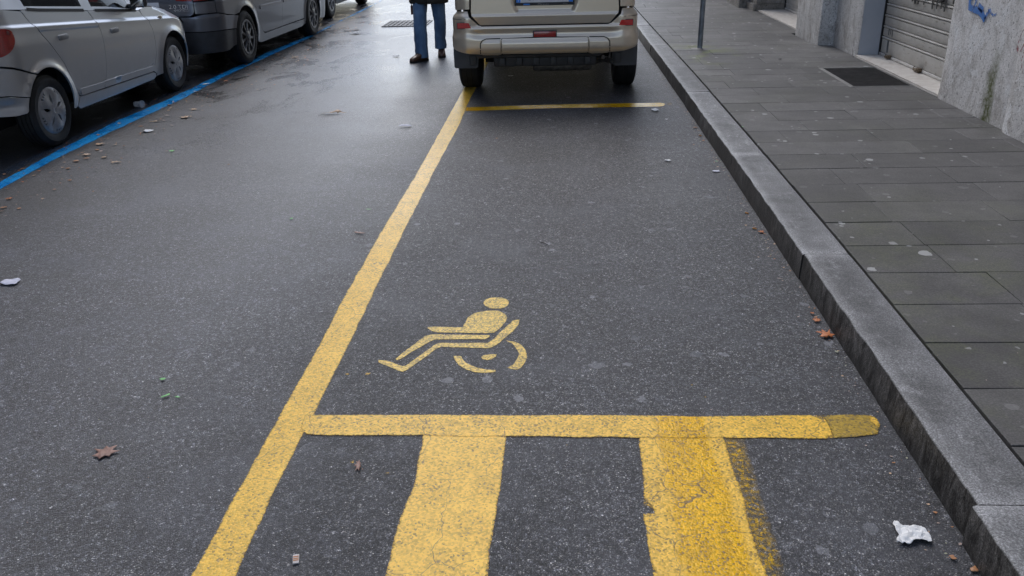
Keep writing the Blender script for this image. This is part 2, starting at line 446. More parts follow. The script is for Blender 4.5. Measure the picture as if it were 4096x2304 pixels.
# ------------------------------------------------------------------ material helpers
class NT:
    def __init__(s, name):
        s.m = bpy.data.materials.new(name); s.m.use_nodes = True
        s.t = s.m.node_tree; s.t.nodes.clear()
        s.out = s.t.nodes.new('ShaderNodeOutputMaterial')
        s.pos = s.t.nodes.new('ShaderNodeNewGeometry').outputs['Position']
    def n(s, typ, ins=None, out=0, **attr):
        nd = s.t.nodes.new('ShaderNode' + typ)
        for k, v in attr.items(): setattr(nd, k, v)
        for k, v in (ins or {}).items():
            if isinstance(v, bpy.types.NodeSocket): s.t.links.new(v, nd.inputs[k])
            else: nd.inputs[k].default_value = v
        return nd if out is None else nd.outputs[out]
    def math(s, op, a, b=0.0, c=None, clamp=False):
        i = {0: a, 1: b}
        if c is not None: i[2] = c
        return s.n('Math', i, operation=op, use_clamp=clamp)
    def ramp(s, fac, stops, interp='LINEAR'):
        nd = s.t.nodes.new('ShaderNodeValToRGB'); s.t.links.new(fac, nd.inputs[0])
        r = nd.color_ramp; r.interpolation = interp
        while len(r.elements) < len(stops): r.elements.new(0.5)
        for e, (p, c) in zip(r.elements, stops):
            e.position = p; e.color = (c if isinstance(c, tuple) else (c, c, c)) + (1,)
        return nd.outputs[0]
    def mix(s, fac, a, b, mode='MIX'):
        nd = s.t.nodes.new('ShaderNodeMix'); nd.data_type = 'RGBA'; nd.blend_type = mode
        for k, v in ((0, fac), (6, a), (7, b)):
            if isinstance(v, bpy.types.NodeSocket): s.t.links.new(v, nd.inputs[k])
            elif k == 0: nd.inputs[0].default_value = v
            else: nd.inputs[k].default_value = tuple(v) + (1,) if len(v) == 3 else v
        return nd.outputs[2]
    def noise(s, scale, detail=4, rough=0.55, vec=None, dist=0.0, out=0):
        return s.n('TexNoise', {'Vector': vec if vec is not None else s.pos, 'Scale': scale, 'Detail': detail, 'Roughness': rough, 'Distortion': dist}, out)
    def vor(s, scale, vec=None, feature='F1', out=0, rnd=1.0):
        i = {'Vector': vec if vec is not None else s.pos, 'Scale': scale}
        if feature != 'N': i['Randomness'] = rnd
        return s.n('TexVoronoi', i, out, feature=feature)
    def scale(s, v, vec=None):
        return s.n('Mapping', {'Vector': vec if vec is not None else s.pos, 'Scale': v})
    def sep(s, vec=None):
        nd = s.n('SeparateXYZ', {0: vec if vec is not None else s.pos}, None); return nd.outputs
    def bump(s, h, strength=0.3, dist=0.01, normal=None):
        i = {'Height': h, 'Strength': strength, 'Distance': dist}
        if normal is not None: i['Normal'] = normal
        return s.n('Bump', i)
    def bsdf(s, **k):
        i = {}
        names = dict(color='Base Color', rough='Roughness', metal='Metallic', normal='Normal', spec='Specular IOR Level', coat='Coat Weight',
                     coatr='Coat Roughness', coatn='Coat Normal', alpha='Alpha', trans='Transmission Weight', ior='IOR', emit='Emission Color', emits='Emission Strength', sheen='Sheen Weight')
        for a, v in k.items():
            if isinstance(v, tuple) and len(v) == 3: v = v + (1,)
            i[names[a]] = v
        b = s.n('BsdfPrincipled', i)
        s.t.links.new(b, s.out.inputs[0])
        return b
    def surface(s, sh): s.t.links.new(sh, s.out.inputs[0])

def simple(name, color, rough=0.5, metal=0.0, var=0.12, vs=12, bump=0.0, bs=200, **k):
    t = NT(name)
    c = color + (1,)
    d = tuple(x * (1 - var * 2) for x in color) + (1,)
    col = t.mix(t.ramp(t.noise(vs, 6), [(0.35, 0.0), (0.7, 1.0)]), d, c)
    a = dict(color=col, rough=rough, metal=metal, **k)
    if bump: a['normal'] = t.bump(t.noise(bs, 3), bump, 0.002)
    t.bsdf(**a)
    return t.m

# asphalt --------------------------------------------------------------
def asphalt_nodes(t):
    X, Y, Z = t.sep()
    lane = t.n('MapRange', {0: t.math('ADD', X, t.math('MULTIPLY', t.noise(2, 3), .5)), 1: -1.5, 2: -.5, 3: 1.0, 4: 0.0}, clamp=True)                                   # carriageway: smoother, wetter mix
    big = t.noise(0.7, 4, 0.6)
    wp = t.n('VectorMath', {0: t.pos, 1: t.n('VectorMath', {0: t.noise(90, 2, out=1), 'Scale': 0.004}, operation='SCALE')}, operation='ADD')
    v = t.vor(265, wp, out=None); dist, vc = v.outputs[0], v.outputs[1]
    v2 = t.vor(330, t.pos, out=None)
    r1 = t.sep(vc)[0]; r2 = t.sep(vc)[1]
    stone = t.ramp(r1, [(0.0, (.022, .022, .025)), (0.5, (.042, .043, .048)), (0.8, (.078, .08, .088)), (0.92, (.14, .14, .14)), (0.985, (.25, .24, .22))])
    fine = t.ramp(t.sep(v2.outputs[1])[0], [(0.0, .55), (0.7, 1.0), (0.9, 1.7), (1.0, 2.6)])
    col = t.mix(1.0, stone, fine, 'MULTIPLY')
    gapm = t.ramp(dist, [(0.30, 1.0), (0.62, 0.45)])
    col = t.mix(1.0, col, gapm, 'MULTIPLY')
    mid = t.ramp(t.noise(62, 5, .9), [(0.34, .40), (0.5, .95), (0.66, 1.95)])
    col = t.mix(1.0, col, mid, 'MULTIPLY')
    for sc_, lo, hi in ((95, .62, 1.5), (48, .82, 1.22)):
        vv_ = t.vor(sc_, wp, out=1)
        col = t.mix(1.0, col, t.ramp(t.sep(vv_)[1], [(0.0, lo), (0.55, .95), (0.9, hi), (1.0, hi * 1.35)]), 'MULTIPLY')
    bigr = t.ramp(big, [(0.3, .76), (0.7, 1.26)])
    col = t.mix(1.0, col, bigr, 'MULTIPLY')
    # worn, dusty blotches
    bl = t.ramp(t.noise(1.6, 6, .7), [(0.48, 0.0), (0.70, 0.45)])
    col = t.mix(bl, col, (.085, .088, .098))
    # chewing-gum spots, mostly in the bay
    gp = t.n('VectorMath', {0: t.pos, 1: t.n('VectorMath', {0: t.noise(40, 2, out=1), 'Scale': 0.05}, operation='SCALE')}, operation='ADD')
    gum = None
    for sc_, th, keep in ((5.2, .10, .45), (8.7, .16, .62)):
        g = t.vor(sc_, t.scale((1, 1, 0.0), gp), out=None)
        rr = t.math('MULTIPLY', t.sep(g.outputs[1])[0], th)
        a = t.math('LESS_THAN', g.outputs[0], t.math('ADD', rr, .06))
        b = t.math('GREATER_THAN', t.sep(g.outputs[1])[1], keep)
        a = t.math('MULTIPLY', a, b)
        gum = a if gum is None else t.math('MAXIMUM', gum, a)
    area = t.ramp(t.noise(0.9, 2), [(0.34, 0.15), (0.50, 1.0)])
    gum = t.math('MULTIPLY', t.math('MULTIPLY', gum, area), t.math('SUBTRACT', .42, t.math('MULTIPLY', lane, .34)))
    gumc = t.mix(t.sep(g.outputs[1])[2], (.10, .106, .12), (.26, .265, .28))
    col = t.mix(gum, col, gumc)
    # dark spots trodden into the carriageway
    dsp = t.vor(2.6, t.scale((1.7, .9, 0.0), gp), out=None)
    dk = t.math('MULTIPLY', t.math('LESS_THAN', dsp.outputs[0], t.math('ADD', .012, t.math('MULTIPLY', t.sep(dsp.outputs[1])[0], .055))), t.math('GREATER_THAN', t.sep(dsp.outputs[1])[1], .4))
    col = t.mix(t.math('MULTIPLY', t.math('MULTIPLY', dk, .65), lane), col, (.018, .018, .02))
    # grime by the left cars, their dark reflection painted in too; gutter dirt
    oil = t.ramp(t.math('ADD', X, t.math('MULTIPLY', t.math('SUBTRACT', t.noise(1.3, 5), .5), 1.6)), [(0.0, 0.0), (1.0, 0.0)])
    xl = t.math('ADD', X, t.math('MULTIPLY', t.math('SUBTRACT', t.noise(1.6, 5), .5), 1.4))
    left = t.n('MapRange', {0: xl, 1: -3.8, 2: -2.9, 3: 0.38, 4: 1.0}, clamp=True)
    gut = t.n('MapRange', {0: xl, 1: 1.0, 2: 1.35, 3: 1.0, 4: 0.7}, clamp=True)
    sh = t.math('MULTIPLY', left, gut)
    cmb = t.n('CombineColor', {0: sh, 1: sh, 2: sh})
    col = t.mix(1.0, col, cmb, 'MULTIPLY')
    bay = t.mix(lane, (1.36, 1.36, 1.40), (1.44, 1.49, 1.62))
    col = t.mix(1.0, col, bay, 'MULTIPLY')
    # damp hollows by the left gutter
    pn = t.noise(2.1, 4, .6, vec=t.scale((1, .55, 1)), dist=.6)
    far = t.math('MULTIPLY', t.n('MapRange', {0: xl, 1: -3.0, 2: -1.6, 3: 1.0, 4: 0.0}, clamp=True), t.n('MapRange', {0: Y, 1: 6.5, 2: 9.0, 3: 0.0, 4: 1.0}, clamp=True))
    pud = t.math('MULTIPLY', t.ramp(pn, [(0.53, 0.0), (0.60, 1.0)]), far)
    pk = t.math('SUBTRACT', 1.0, t.math('MULTIPLY', pud, .6))
    col = t.mix(1.0, col, t.n('CombineColor', {0: pk, 1: pk, 2: pk}), 'MULTIPLY')
    # height
    h = t.math('ADD', t.math('MULTIPLY', t.math('SUBTRACT', 1.0, dist), 0.8), t.math('MULTIPLY', t.noise(60, 4, .7), 0.9))
    h = t.math('ADD', h, t.math('MULTIPLY', r2, .35))
    hs_ = t.math('SUBTRACT', 1.0, t.math('MULTIPLY', gum, .8))
    wet = t.ramp(t.noise(0.55, 5, .6), [(0.35, 0.0), (0.65, 1.0)])
    rough = t.math('SUBTRACT', .50, t.math('MULTIPLY', wet, .10))
    rough = t.math('SUBTRACT', rough, t.math('MULTIPLY', lane, .10))
    rough = t.math('ADD', rough, t.math('MULTIPLY', r2, .10))
    rough = t.math('ADD', rough, t.math('MULTIPLY', t.math('SUBTRACT', t.noise(38, 4, .8), .5), .45))
    rough = t.math('SUBTRACT', rough, t.math('MULTIPLY', pud, .12))
    fw = t.n('MapRange', {0: Y, 1: 4.5, 2: 10.0, 3: 0.0, 4: 1.0}, clamp=True)
    fw = t.math('MULTIPLY', fw, lane)
    rough = t.math('SUBTRACT', rough, t.math('MULTIPLY', fw, .09))
    lane = t.math('ADD', lane, t.math('MULTIPLY', fw, 1.6))
    bs_ = t.math('MULTIPLY', hs_, t.math('SUBTRACT', .62, t.math('MULTIPLY', lane, .12)))
    nrm = t.bump(h, bs_, 0.0035)
    return col, rough, nrm, lane, wet, h

def m_asphalt():
    t = NT('asphalt')
    col, rough, nrm, lane, wet, h = asphalt_nodes(t)
    t.bsdf(color=col, rough=rough, normal=nrm, spec=t.math('ADD', .45, t.math('MULTIPLY', lane, .22)))
    return t.m

def m_paint(name, c_dry, c_wet, wear=0.5, wetmask=None, soft=0.009, edge_noise=0.020, spec=.28, rough0=.38, faint=0.0, bias=.003, spec_wet=True):
    t = NT(name)
    ed = t.n('Attribute', {}, 'Fac', attribute_name='ed')
    n1 = t.noise(70, 5, .7); n2 = t.noise(220, 3, .6); n3 = t.noise(9, 4, .6)
    # ragged edge
    e = t.math('ADD', ed, t.math('MULTIPLY', t.math('SUBTRACT', n1, .5), edge_noise))
    e = t.math('ADD', t.math('ADD', e, bias), t.math('MULTIPLY', t.math('SUBTRACT', n2, .5), edge_noise * .7))
    a = t.n('MapRange', {0: e, 1: .001, 2: soft, 3: 0.0, 4: 1.0}, clamp=True)
    # wear: stones showing through as dark pits and chips
    v = t.vor(150, t.pos, out=None)
    pit = t.math('GREATER_THAN', t.math('ADD', t.sep(v.outputs[1])[1], t.math('MULTIPLY', n3, .5)), 1.30 - wear * .20)
    chipn = t.noise(38, 4, .65)
    chip = t.ramp(chipn, [(0.66 - wear * .08, 0.0), (0.70 - wear * .08, 1.0)])
    chip2 = t.ramp(t.noise(11, 5, .6), [(0.69, 0.0), (0.73, .8)])
    w = t.math('MAXIMUM', t.math('MULTIPLY', pit, .55), t.math('MAXIMUM', t.math('MULTIPLY', chip, .28), chip2))
    grain = t.ramp(t.sep(v.outputs[1])[0], [(0.0, .70), (0.5, 1.0), (1.0, 1.22)])
    col = t.mix(t.ramp(n3, [(0.3, 0.0), (0.7, 1.0)]), c_dry, tuple(x * .86 for x in c_dry))
    if wetmask == 'tyre':
        X = t.sep()[0]
        m = t.n('MapRange', {0: t.math('ADD', X, t.math('MULTIPLY', t.math('SUBTRACT', t.noise(6, 5, .6), .5), .14)), 1: .31, 2: .35, 3: 0.0, 4: 1.0}, clamp=True)
        Yy = t.sep()[1]
        lim = t.math('ADD', .50, t.math('MULTIPLY', t.math('SUBTRACT', 2.5, Yy), .03))
        m2 = t.n('MapRange', {0: t.math('SUBTRACT', t.math('ADD', X, t.math('MULTIPLY', t.math('SUBTRACT', t.noise(5, 4, .6), .5), .06)), lim), 1: -.01, 2: .012, 3: 1.0, 4: 0.0}, clamp=True)
        wm = t.math('MULTIPLY', m, m2)
    elif wetmask is not None:
        wm = t.ramp(t.noise(wetmask, 4, .6), [(0.48, 0.0), (0.62, 1.0)])
    else:
        wm = 0.0
    if wetmask == 'tyre':
        sk = t.ramp(t.noise(16, 6, .75, vec=t.scale((1, .32, 1))), [(0.46, 0.0), (0.66, .55)])
        c_wet = t.mix(sk, c_wet, (.50, .27, .004))
    col = t.mix(wm, col, c_wet)
    col = t.mix(1.0, col, grain, 'MULTIPLY')
    dirt = t.ramp(t.noise(3.1, 6, .7), [(0.48, 0.0), (0.78, .22)])
    col = t.mix(dirt, col, tuple(x * .45 for x in c_dry))
    # thin cracks across the paint
    ck = t.n('TexVoronoi', {'Vector': t.n('VectorMath', {0: t.pos, 1: t.n('VectorMath', {0: t.noise(6, 3, out=1), 'Scale': .12}, operation='SCALE')}, operation='ADD'), 'Scale': 3.1}, 0, feature='DISTANCE_TO_EDGE')
    ckm = t.math('MULTIPLY', t.math('LESS_THAN', ck, .0028), .65)
    dark = t.mix(t.sep(v.outputs[1])[2], (.03, .03, .034), (.10, .10, .11))
    col = t.mix(t.math('MAXIMUM', w, ckm), col, dark)
    h = t.math('ADD', t.math('SUBTRACT', 1.0, v.outputs[0]), t.math('MULTIPLY', n1, 1.2))
    h = t.math('SUBTRACT', h, t.math('MULTIPLY', w, .8))
    rough = t.math('SUBTRACT', rough0, t.math('MULTIPLY', wm, .16)) if not isinstance(wm, float) else rough0
    wy = t.n('MapRange', {0: t.math('ADD', t.sep()[1], t.math('MULTIPLY', t.noise(2, 3), 1.5)), 1: 5.0, 2: 7.5, 3: 0.0, 4: 1.0}, clamp=True)
    rough = t.math('SUBTRACT', rough, t.math('MULTIPLY', wy, .14))
    spec = t.math('ADD', spec, t.math('MULTIPLY', wy, .45)) if spec_wet else spec
    if faint: a = t.math('MULTIPLY', a, t.ramp(t.noise(60, 4, .7), [(0.5 - faint * .1, 0.0), (0.62, .8)]))
    t.bsdf(color=col, rough=rough, normal=t.bump(h, .40, .0024), spec=spec, alpha=a)
    return t.m

M = {}
M['asphalt'] = m_asphalt()
YD, YW = (.93, .57, .075), (.84, .47, .000)
M['yellow'] = m_paint('yellow_paint', YD, YW, .45)
M['yellow_tyre'] = m_paint('yellow_paint_wet', YD, YW, .75, 'tyre')
M['yellow_far'] = m_paint('yellow_paint_far', (.92, .54, .02), (.70, .36, .004), .4, 2.0, edge_noise=.006, soft=.004, bias=.006)
M['yellow_worn'] = m_paint('yellow_paint_worn', (.84, .50, .01), YW, .8, faint=1.0, edge_noise=.06, soft=.035, bias=.004)
M['yellow_barend'] = m_paint('yellow_paint_dirty', (.50, .33, .05), YW, 1.0, edge_noise=.025, soft=.010, bias=.006)
M['yellow_sym'] = m_paint('yellow_paint_stencil', (.88, .60, .11), (.50, .33, .06), 1.5, None, soft=.014, edge_noise=.012, bias=.012)
M['blue'] = m_paint('blue_paint', (.008, .37, .82), (.005, .22, .58), .55, 3.0, rough0=.48, spec=.3, spec_wet=False)
M['blue_faint'] = m_paint('blue_paint_faint', (.006, .07, .16), (.004, .05, .14), 1.0, None, faint=.3, edge_noise=.06, soft=.04)

def m_basalt(name, base, moss=0.0, gum=True, rough=.55):
    t = NT(name)
    rnd = t.n('ObjectInfo', {}, 'Random')
    n = t.noise(3.0, 6, .65); f = t.noise(140, 3, .7); f2 = t.noise(420, 2, .6)
    col = t.mix(t.ramp(n, [(0.3, 0.0), (0.7, 1.0)]), tuple(x * .68 for x in base), tuple(x * 1.22 for x in base))
    k = t.math('ADD', .80, t.math('MULTIPLY', rnd, .40))
    col = t.mix(1.0, col, t.n('CombineColor', {0: k, 1: k, 2: k}), 'MULTIPLY')
    col = t.mix(1.0, col, t.ramp(f, [(0.3, .6), (0.55, 1.05), (0.75, 1.7)]), 'MULTIPLY')
    X, Y, Z = t.sep()
    if moss:
        mn = t.ramp(t.noise(1.7, 5, .65), [(0.48, 0.0), (0.66, .75)])
        near = t.n('MapRange', {0: Y, 1: 2.5, 2: 5.0, 3: 1.0, 4: .15}, clamp=True)
        mn = t.math('MULTIPLY', t.math('MULTIPLY', mn, near), t.ramp(f, [(0.42, .15), (0.62, 1.0)]))
        # moss ring around the pole foot
        dx = t.math('SUBTRACT', X, 1.66); dy = t.math('SUBTRACT', Y, 10.3)
        d = t.math('SQRT', t.math('ADD', t.math('MULTIPLY', dx, dx), t.math('MULTIPLY', t.math('MULTIPLY', dy, dy), .12)))
        ring = t.n('MapRange', {0: t.math('ADD', d, t.math('MULTIPLY', t.noise(4, 3), .35)), 1: .25, 2: .62, 3: .75, 4: 0.0}, clamp=True)
        ring = t.math('MULTIPLY', ring, t.ramp(t.noise(2.8, 3), [(0.48, 0.0), (0.6, 1.0)]))
        col = t.mix(t.math('MULTIPLY', t.math('MAXIMUM', mn, ring), moss), col, (.13, .155, .03))
    if gum:
        gp = t.n('VectorMath', {0: t.pos, 1: t.n('VectorMath', {0: t.noise(30, 2, out=1), 'Scale': 0.03}, operation='SCALE')}, operation='ADD')
        gm = None
        for sc_, th, keep in ((4.6, .12, .25), (7.9, .16, .35), (17, .15, .60)):
            g = t.vor(sc_, t.scale((1, 1, 0.0), gp), out=None)
            a = t.math('LESS_THAN', g.outputs[0], t.math('ADD', t.math('MULTIPLY', t.sep(g.outputs[1])[0], th), .03))
            a = t.math('MULTIPLY', a, t.math('GREATER_THAN', t.sep(g.outputs[1])[1], keep))
            a = t.math('MULTIPLY', a, t.ramp(t.sep(g.outputs[1])[2], [(0.0, .2), (0.8, .5), (1.0, .95)]))
            gm = a if gm is None else t.math('MAXIMUM', gm, a)
        col = t.mix(gm, col, (.38, .38, .37))
    pt = t.ramp(t.noise(55, 4, .8), [(0.27, .8), (0.33, 0.0)])
    col = t.mix(pt, col, (.025, .024, .022))
    st_ = t.ramp(t.noise(1.1, 6, .7, dist=.8), [(0.50, 0.0), (0.70, .5)])
    col = t.mix(st_, col, (.055, .053, .05))
    h = t.math('ADD', t.math('MULTIPLY', f, 1.0), t.math('MULTIPLY', t.noise(18, 4), 1.6))
    t.bsdf(color=col, rough=rough, normal=t.bump(h, .35, .003), spec=.4)
    return t.m

M['slab'] = m_basalt('basalt_slab', (.106, .102, .098), moss=1.0)

def m_kerb():
    t = NT('kerb_granite')
    rnd = t.n('ObjectInfo', {}, 'Random')
    X, Y, Z = t.sep()
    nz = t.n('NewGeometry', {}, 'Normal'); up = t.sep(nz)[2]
    n = t.noise(5, 6, .7); f = t.noise(170, 4, .8)
    st = t.noise(22, 6, .7, vec=t.scale((1.0, .35, 1.6)), dist=.6)
    top = t.mix(t.ramp(n, [(0.35, 0.0), (0.68, 1.0)]), (.085, .085, .086), (.180, .180, .183))
    top = t.mix(t.ramp(st, [(0.55, 0.0), (0.72, .6)]), top, (.36, .36, .365))
    top = t.mix(t.ramp(t.noise(2.2, 6, .75), [(0.50, 0.0), (0.64, .65)]), top, (.055, .055, .056))
    top = t.mix(t.ramp(t.noise(12, 5, .8), [(0.58, 0.0), (0.66, .5)]), top, (.045, .044, .043))
    edge = t.n('MapRange', {0: t.n('NewGeometry', {}, 'Pointiness'), 1: .505, 2: .56, 3: 0.0, 4: .6}, clamp=True)
    top = t.mix(edge, top, (.34, .34, .345))
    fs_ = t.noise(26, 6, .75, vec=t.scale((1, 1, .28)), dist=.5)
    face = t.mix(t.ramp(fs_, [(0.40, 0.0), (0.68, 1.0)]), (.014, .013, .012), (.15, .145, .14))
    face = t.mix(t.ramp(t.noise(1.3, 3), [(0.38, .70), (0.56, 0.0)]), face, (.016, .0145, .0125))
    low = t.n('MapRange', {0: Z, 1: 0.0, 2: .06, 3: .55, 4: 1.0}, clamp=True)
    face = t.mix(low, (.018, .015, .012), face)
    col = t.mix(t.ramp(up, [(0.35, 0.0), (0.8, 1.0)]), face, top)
    col = t.mix(1.0, col, t.ramp(f, [(0.32, .35), (0.5, 1.0), (0.66, 2.3)]), 'MULTIPLY')
    k = t.math('ADD', .85, t.math('MULTIPLY', rnd, .35))
    col = t.mix(1.0, col, t.n('CombineColor', {0: k, 1: k, 2: k}), 'MULTIPLY')
    h = t.math('ADD', t.math('MULTIPLY', f, .8), t.math('MULTIPLY', t.noise(45, 5, .7), 2.0))
    t.bsdf(color=col, rough=.5, normal=t.bump(h, .55, .004), spec=.45)
    return t.m
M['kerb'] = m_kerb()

def m_plaster(name, light, dark, moss=True):
    t = NT(name)
    X, Y, Z = t.sep()
    st = t.noise(9, 8, .75, vec=t.scale((1, 1, .38)), dist=.8)
    n = t.noise(3.2, 6, .7); f = t.noise(90, 4, .75)
    low = t.n('MapRange', {0: t.math('ADD', Z, t.math('MULTIPLY', t.math('SUBTRACT', n, .5), .5)), 1: .15, 2: .65, 3: 1.0, 4: 0.0}, clamp=True)
    a = t.math('ADD', t.ramp(st, [(0.34, .55), (0.50, .0)]), t.math('MULTIPLY', low, .28))
    col = t.mix(t.math('MINIMUM', a, 1.0), light, dark)
    br = t.ramp(t.noise(6, 6, .7), [(0.52, 0.0), (0.68, .6)])
    col = t.mix(br, col, (.27, .235, .20))
    pl = t.ramp(t.noise(3.4, 7, .75, dist=.5), [(0.56, 0.0), (0.58, .75)])
    col = t.mix(pl, col, tuple(min(.85, x * 1.12) for x in light))
    pit = t.ramp(t.noise(34, 5, .75, vec=t.scale((1, 1, .6))), [(0.33, 1.0), (0.40, 0.0)])
    pit2 = t.ramp(t.noise(70, 3, .7), [(0.36, .8), (0.42, 0.0)])
    pm = t.math('MAXIMUM', pit, pit2)
    col = t.mix(t.math('MULTIPLY', pm, .85), col, (.06, .052, .045))
    col = t.mix(1.0, col, t.ramp(f, [(0.3, .8), (0.7, 1.18)]), 'MULTIPLY')
    if moss:
        yy = t.math('SUBTRACT', Y, t.math('ADD', 6.54, t.math('MULTIPLY', t.math('SUBTRACT', t.noise(7, 3), .5), .18)))
        mm = t.n('MapRange', {0: t.math('ABSOLUTE', yy), 1: .035, 2: .10, 3: 1.0, 4: 0.0}, clamp=True)
        zz = t.n('MapRange', {0: Z, 1: .42, 2: .72, 3: 1.0, 4: 0.0}, clamp=True)
        col = t.mix(t.math('MULTIPLY', t.math('MULTIPLY', mm, zz), t.ramp(t.noise(30, 4), [(0.3, .4), (0.6, .95)])), col, (.085, .10, .018))
    h = t.math('ADD', t.math('MULTIPLY', f, .8), t.math('MULTIPLY', t.noise(20, 5, .7), 2.0))
    h = t.math('SUBTRACT', h, t.math('MULTIPLY', pm, 1.2))
    t.bsdf(color=col, rough=.85, normal=t.bump(h, .6, .006), spec=.25)
    return t.m
M['plaster'] = m_plaster('stained_plaster', (.80, .785, .77), (.33, .30, .27))
M['pier'] = m_plaster('weathered_travertine', (.66, .65, .635), (.26, .24, .22), moss=False)
M['plinth'] = m_plaster('dark_travertine', (.33, .31, .28), (.10, .09, .075), moss=False)
M['jamb'] = simple('blue_grey_render', (.44, .465, .51), .8, var=.04, vs=5, bump=.3, bs=60)
def m_marble():
    t = NT('threshold_marble')
    n = t.noise(8, 7, .65, dist=1.0)
    col = t.mix(t.ramp(n, [(0.4, 0.0), (0.7, 1.0)]), (.62, .59, .54), (.45, .40, .35))
    col = t.mix(t.ramp(t.noise(45, 4, .7), [(0.6, 0.0), (0.75, .4)]), col, (.30, .25, .20))
    t.bsdf(color=col, rough=.5, normal=t.bump(t.noise(60, 4), .2, .002))
    return t.m
M['marble'] = m_marble()
def m_shutter():
    t = NT('shutter_metal')
    n = t.noise(6, 6, .65); X, Y, Z = t.sep()
    col = t.mix(t.ramp(n, [(0.35, 0.0), (0.7, 1.0)]), (.52, .50, .46), (.63, .615, .585))
    col = t.mix(t.ramp(t.noise(22, 6, .7, vec=t.scale((1, .4, 1.5))), [(0.58, 0.0), (0.70, .8)]), col, (.24, .21, .16))
    t.bsdf(color=col, rough=.75, normal=t.bump(t.noise(50, 3), .1, .002), spec=.2)
    return t.m
M['shutter'] = m_shutter()
M['rust'] = simple('rusty_steel', (.16, .12, .08), .7, .3, bump=.4)
def m_sprayed(name, c, thr=.5):
    t = NT(name)
    ed = t.n('Attribute', {}, 'Fac', attribute_name='ed')
    a = t.n('MapRange', {0: t.math('ADD', ed, t.math('MULTIPLY', t.math('SUBTRACT', t.noise(60, 4, .7), thr), .02)), 1: -.004, 2: .006, 3: 0, 4: 1}, clamp=True)
    t.bsdf(color=c, rough=.7, alpha=t.math('MULTIPLY', a, .92))
    return t.m
M['spray_black'] = m_sprayed('black_spray_paint', (.012, .012, .014), .45)
M['spray_blue'] = m_sprayed('blue_spray_paint', (.06, .21, .58), .5)
M['spray_red'] = m_sprayed('red_spray_paint', (.42, .10, .11), .6)
M['spray_grey'] = m_sprayed('grey_spray_paint', (.12, .13, .14), .6)

def m_carpaint(name, c, metal=.75, rough=.34, dirt=.25, flake=.0, coat=.9):
    t = NT(name)
    n = t.noise(3.0, 6, .7)
    X, Y, Z = t.sep()
    low = t.n('MapRange', {0: t.math('ADD', Z, t.math('MULTIPLY', t.math('SUBTRACT', n, .5), .35)), 1: .18, 2: .62, 3: 1.0, 4: 0.12}, clamp=True)
    dm = t.math('MULTIPLY', t.math('MULTIPLY', low, t.ramp(t.noise(9, 6, .7), [(0.3, .45), (0.7, 1.0)])), dirt)
    dc = tuple(.5 * x + .06 for x in c)
    col = t.mix(dm, c, (.13, .12, .105))
    fl = t.ramp(t.noise(900, 1), [(0.3, .93), (0.7, 1.07)])
    col = t.mix(1.0, col, fl, 'MULTIPLY')
    t.bsdf(color=col, metal=t.math('MULTIPLY', t.math('SUBTRACT', 1.0, dm), metal), rough=t.math('ADD', rough, t.math('MULTIPLY', dm, .3)),
           coat=coat, coatr=t.math('ADD', .04, t.math('MULTIPLY', dm, .4)))
    return t.m
M['silver'] = m_carpaint('silver_car_paint', (.52, .53, .54), .7, .34, .28)
M['champagne'] = m_carpaint('champagne_car_paint', (.72, .605, .465), .48, .31, .15, coat=.9)
M['graphite'] = m_carpaint('graphite_car_paint', (.17, .178, .20), .6, .34, .30, coat=.6)
M['darkcar'] = m_carpaint('dark_car_paint', (.028, .03, .036), .3, .5, .3, coat=.15)
M['handle'] = simple('painted_handle', (.26, .265, .27), .45, .3, var=.05)
M['tyre'] = simple('tyre_rubber', (.022, .022, .023), .62, var=.2, vs=20, bump=.3, bs=120, spec=.4)
M['plastic'] = simple('dark_grey_plastic', (.055, .058, .064), .5, var=.15, bump=.2, bs=300)
M['flap'] = simple('grey_mudflap_plastic', (.085, .088, .097), .6, var=.1, bump=.2, bs=200)
M['black'] = simple('black_underbody', (.010, .010, .011), .7, var=.2, bump=.2)
M['seam'] = simple('dark_seam', (.008, .008, .008), .6)
M['hubcap'] = simple('hubcap_silver', (.36, .36, .37), .38, .35, var=.12, vs=30)
M['alloy'] = simple('alloy_grey', (.17, .17, .175), .36, .7, var=.2, vs=30)
M['steel'] = simple('galvanised_steel', (.30, .33, .37), .45, .45, var=.25, vs=9, bump=.2, bs=90)
M['exhaust'] = simple('exhaust_metal', (.24, .225, .21), .55, .5, var=.3, vs=25)
M['chrome'] = simple('chrome', (.7, .7, .7), .15, 1.0, var=.05)
def m_redlamp(name, c=(.50, .012, .012), em=.0):
    t = NT(name)
    X = t.n('TexCoord', {}, 'Object')
    r = t.vor(60, X, out=0, rnd=.2)
    col = t.mix(t.ramp(r, [(0.0, 1.0), (0.8, 0.0)]), tuple(x * .55 for x in c), c)
    t.bsdf(color=col, rough=.18, coat=1.0, coatr=.03, normal=t.bump(r, .25, .004))
    return t.m
M['redlamp'] = m_redlamp('red_lamp_lens')
M['reflector'] = m_redlamp('red_reflector', (.85, .02, .015))
M['darklamp'] = m_redlamp('dark_red_lamp', (.42, .008, .006))
M['amber'] = m_redlamp('clear_indicator', (.75, .62, .45))
def m_glass(name, tint=(.62, .68, .66), a=.55):
    t = NT(name)
    tr = t.n('BsdfTransparent', {'Color': tint + (1,)})
    gl = t.n('BsdfPrincipled', {'Base Color': (.015, .018, .02, 1), 'Roughness': .03, 'Specular IOR Level': .6})
    t.surface(t.n('MixShader', {0: a, 1: tr, 2: gl}))
    return t.m
M['glass'] = m_glass('car_glass')
M['glass_dark'] = m_glass('dark_car_glass', (.3, .32, .33), .8)
M['interior'] = simple('car_interior', (.10, .105, .11), .85, var=.2)
M['seat'] = simple('seat_fabric', (.14, .145, .155), .9, var=.15, bump=.3, bs=300)
M['plate'] = simple('plate_white', (.85, .86, .88), .4, var=.04)
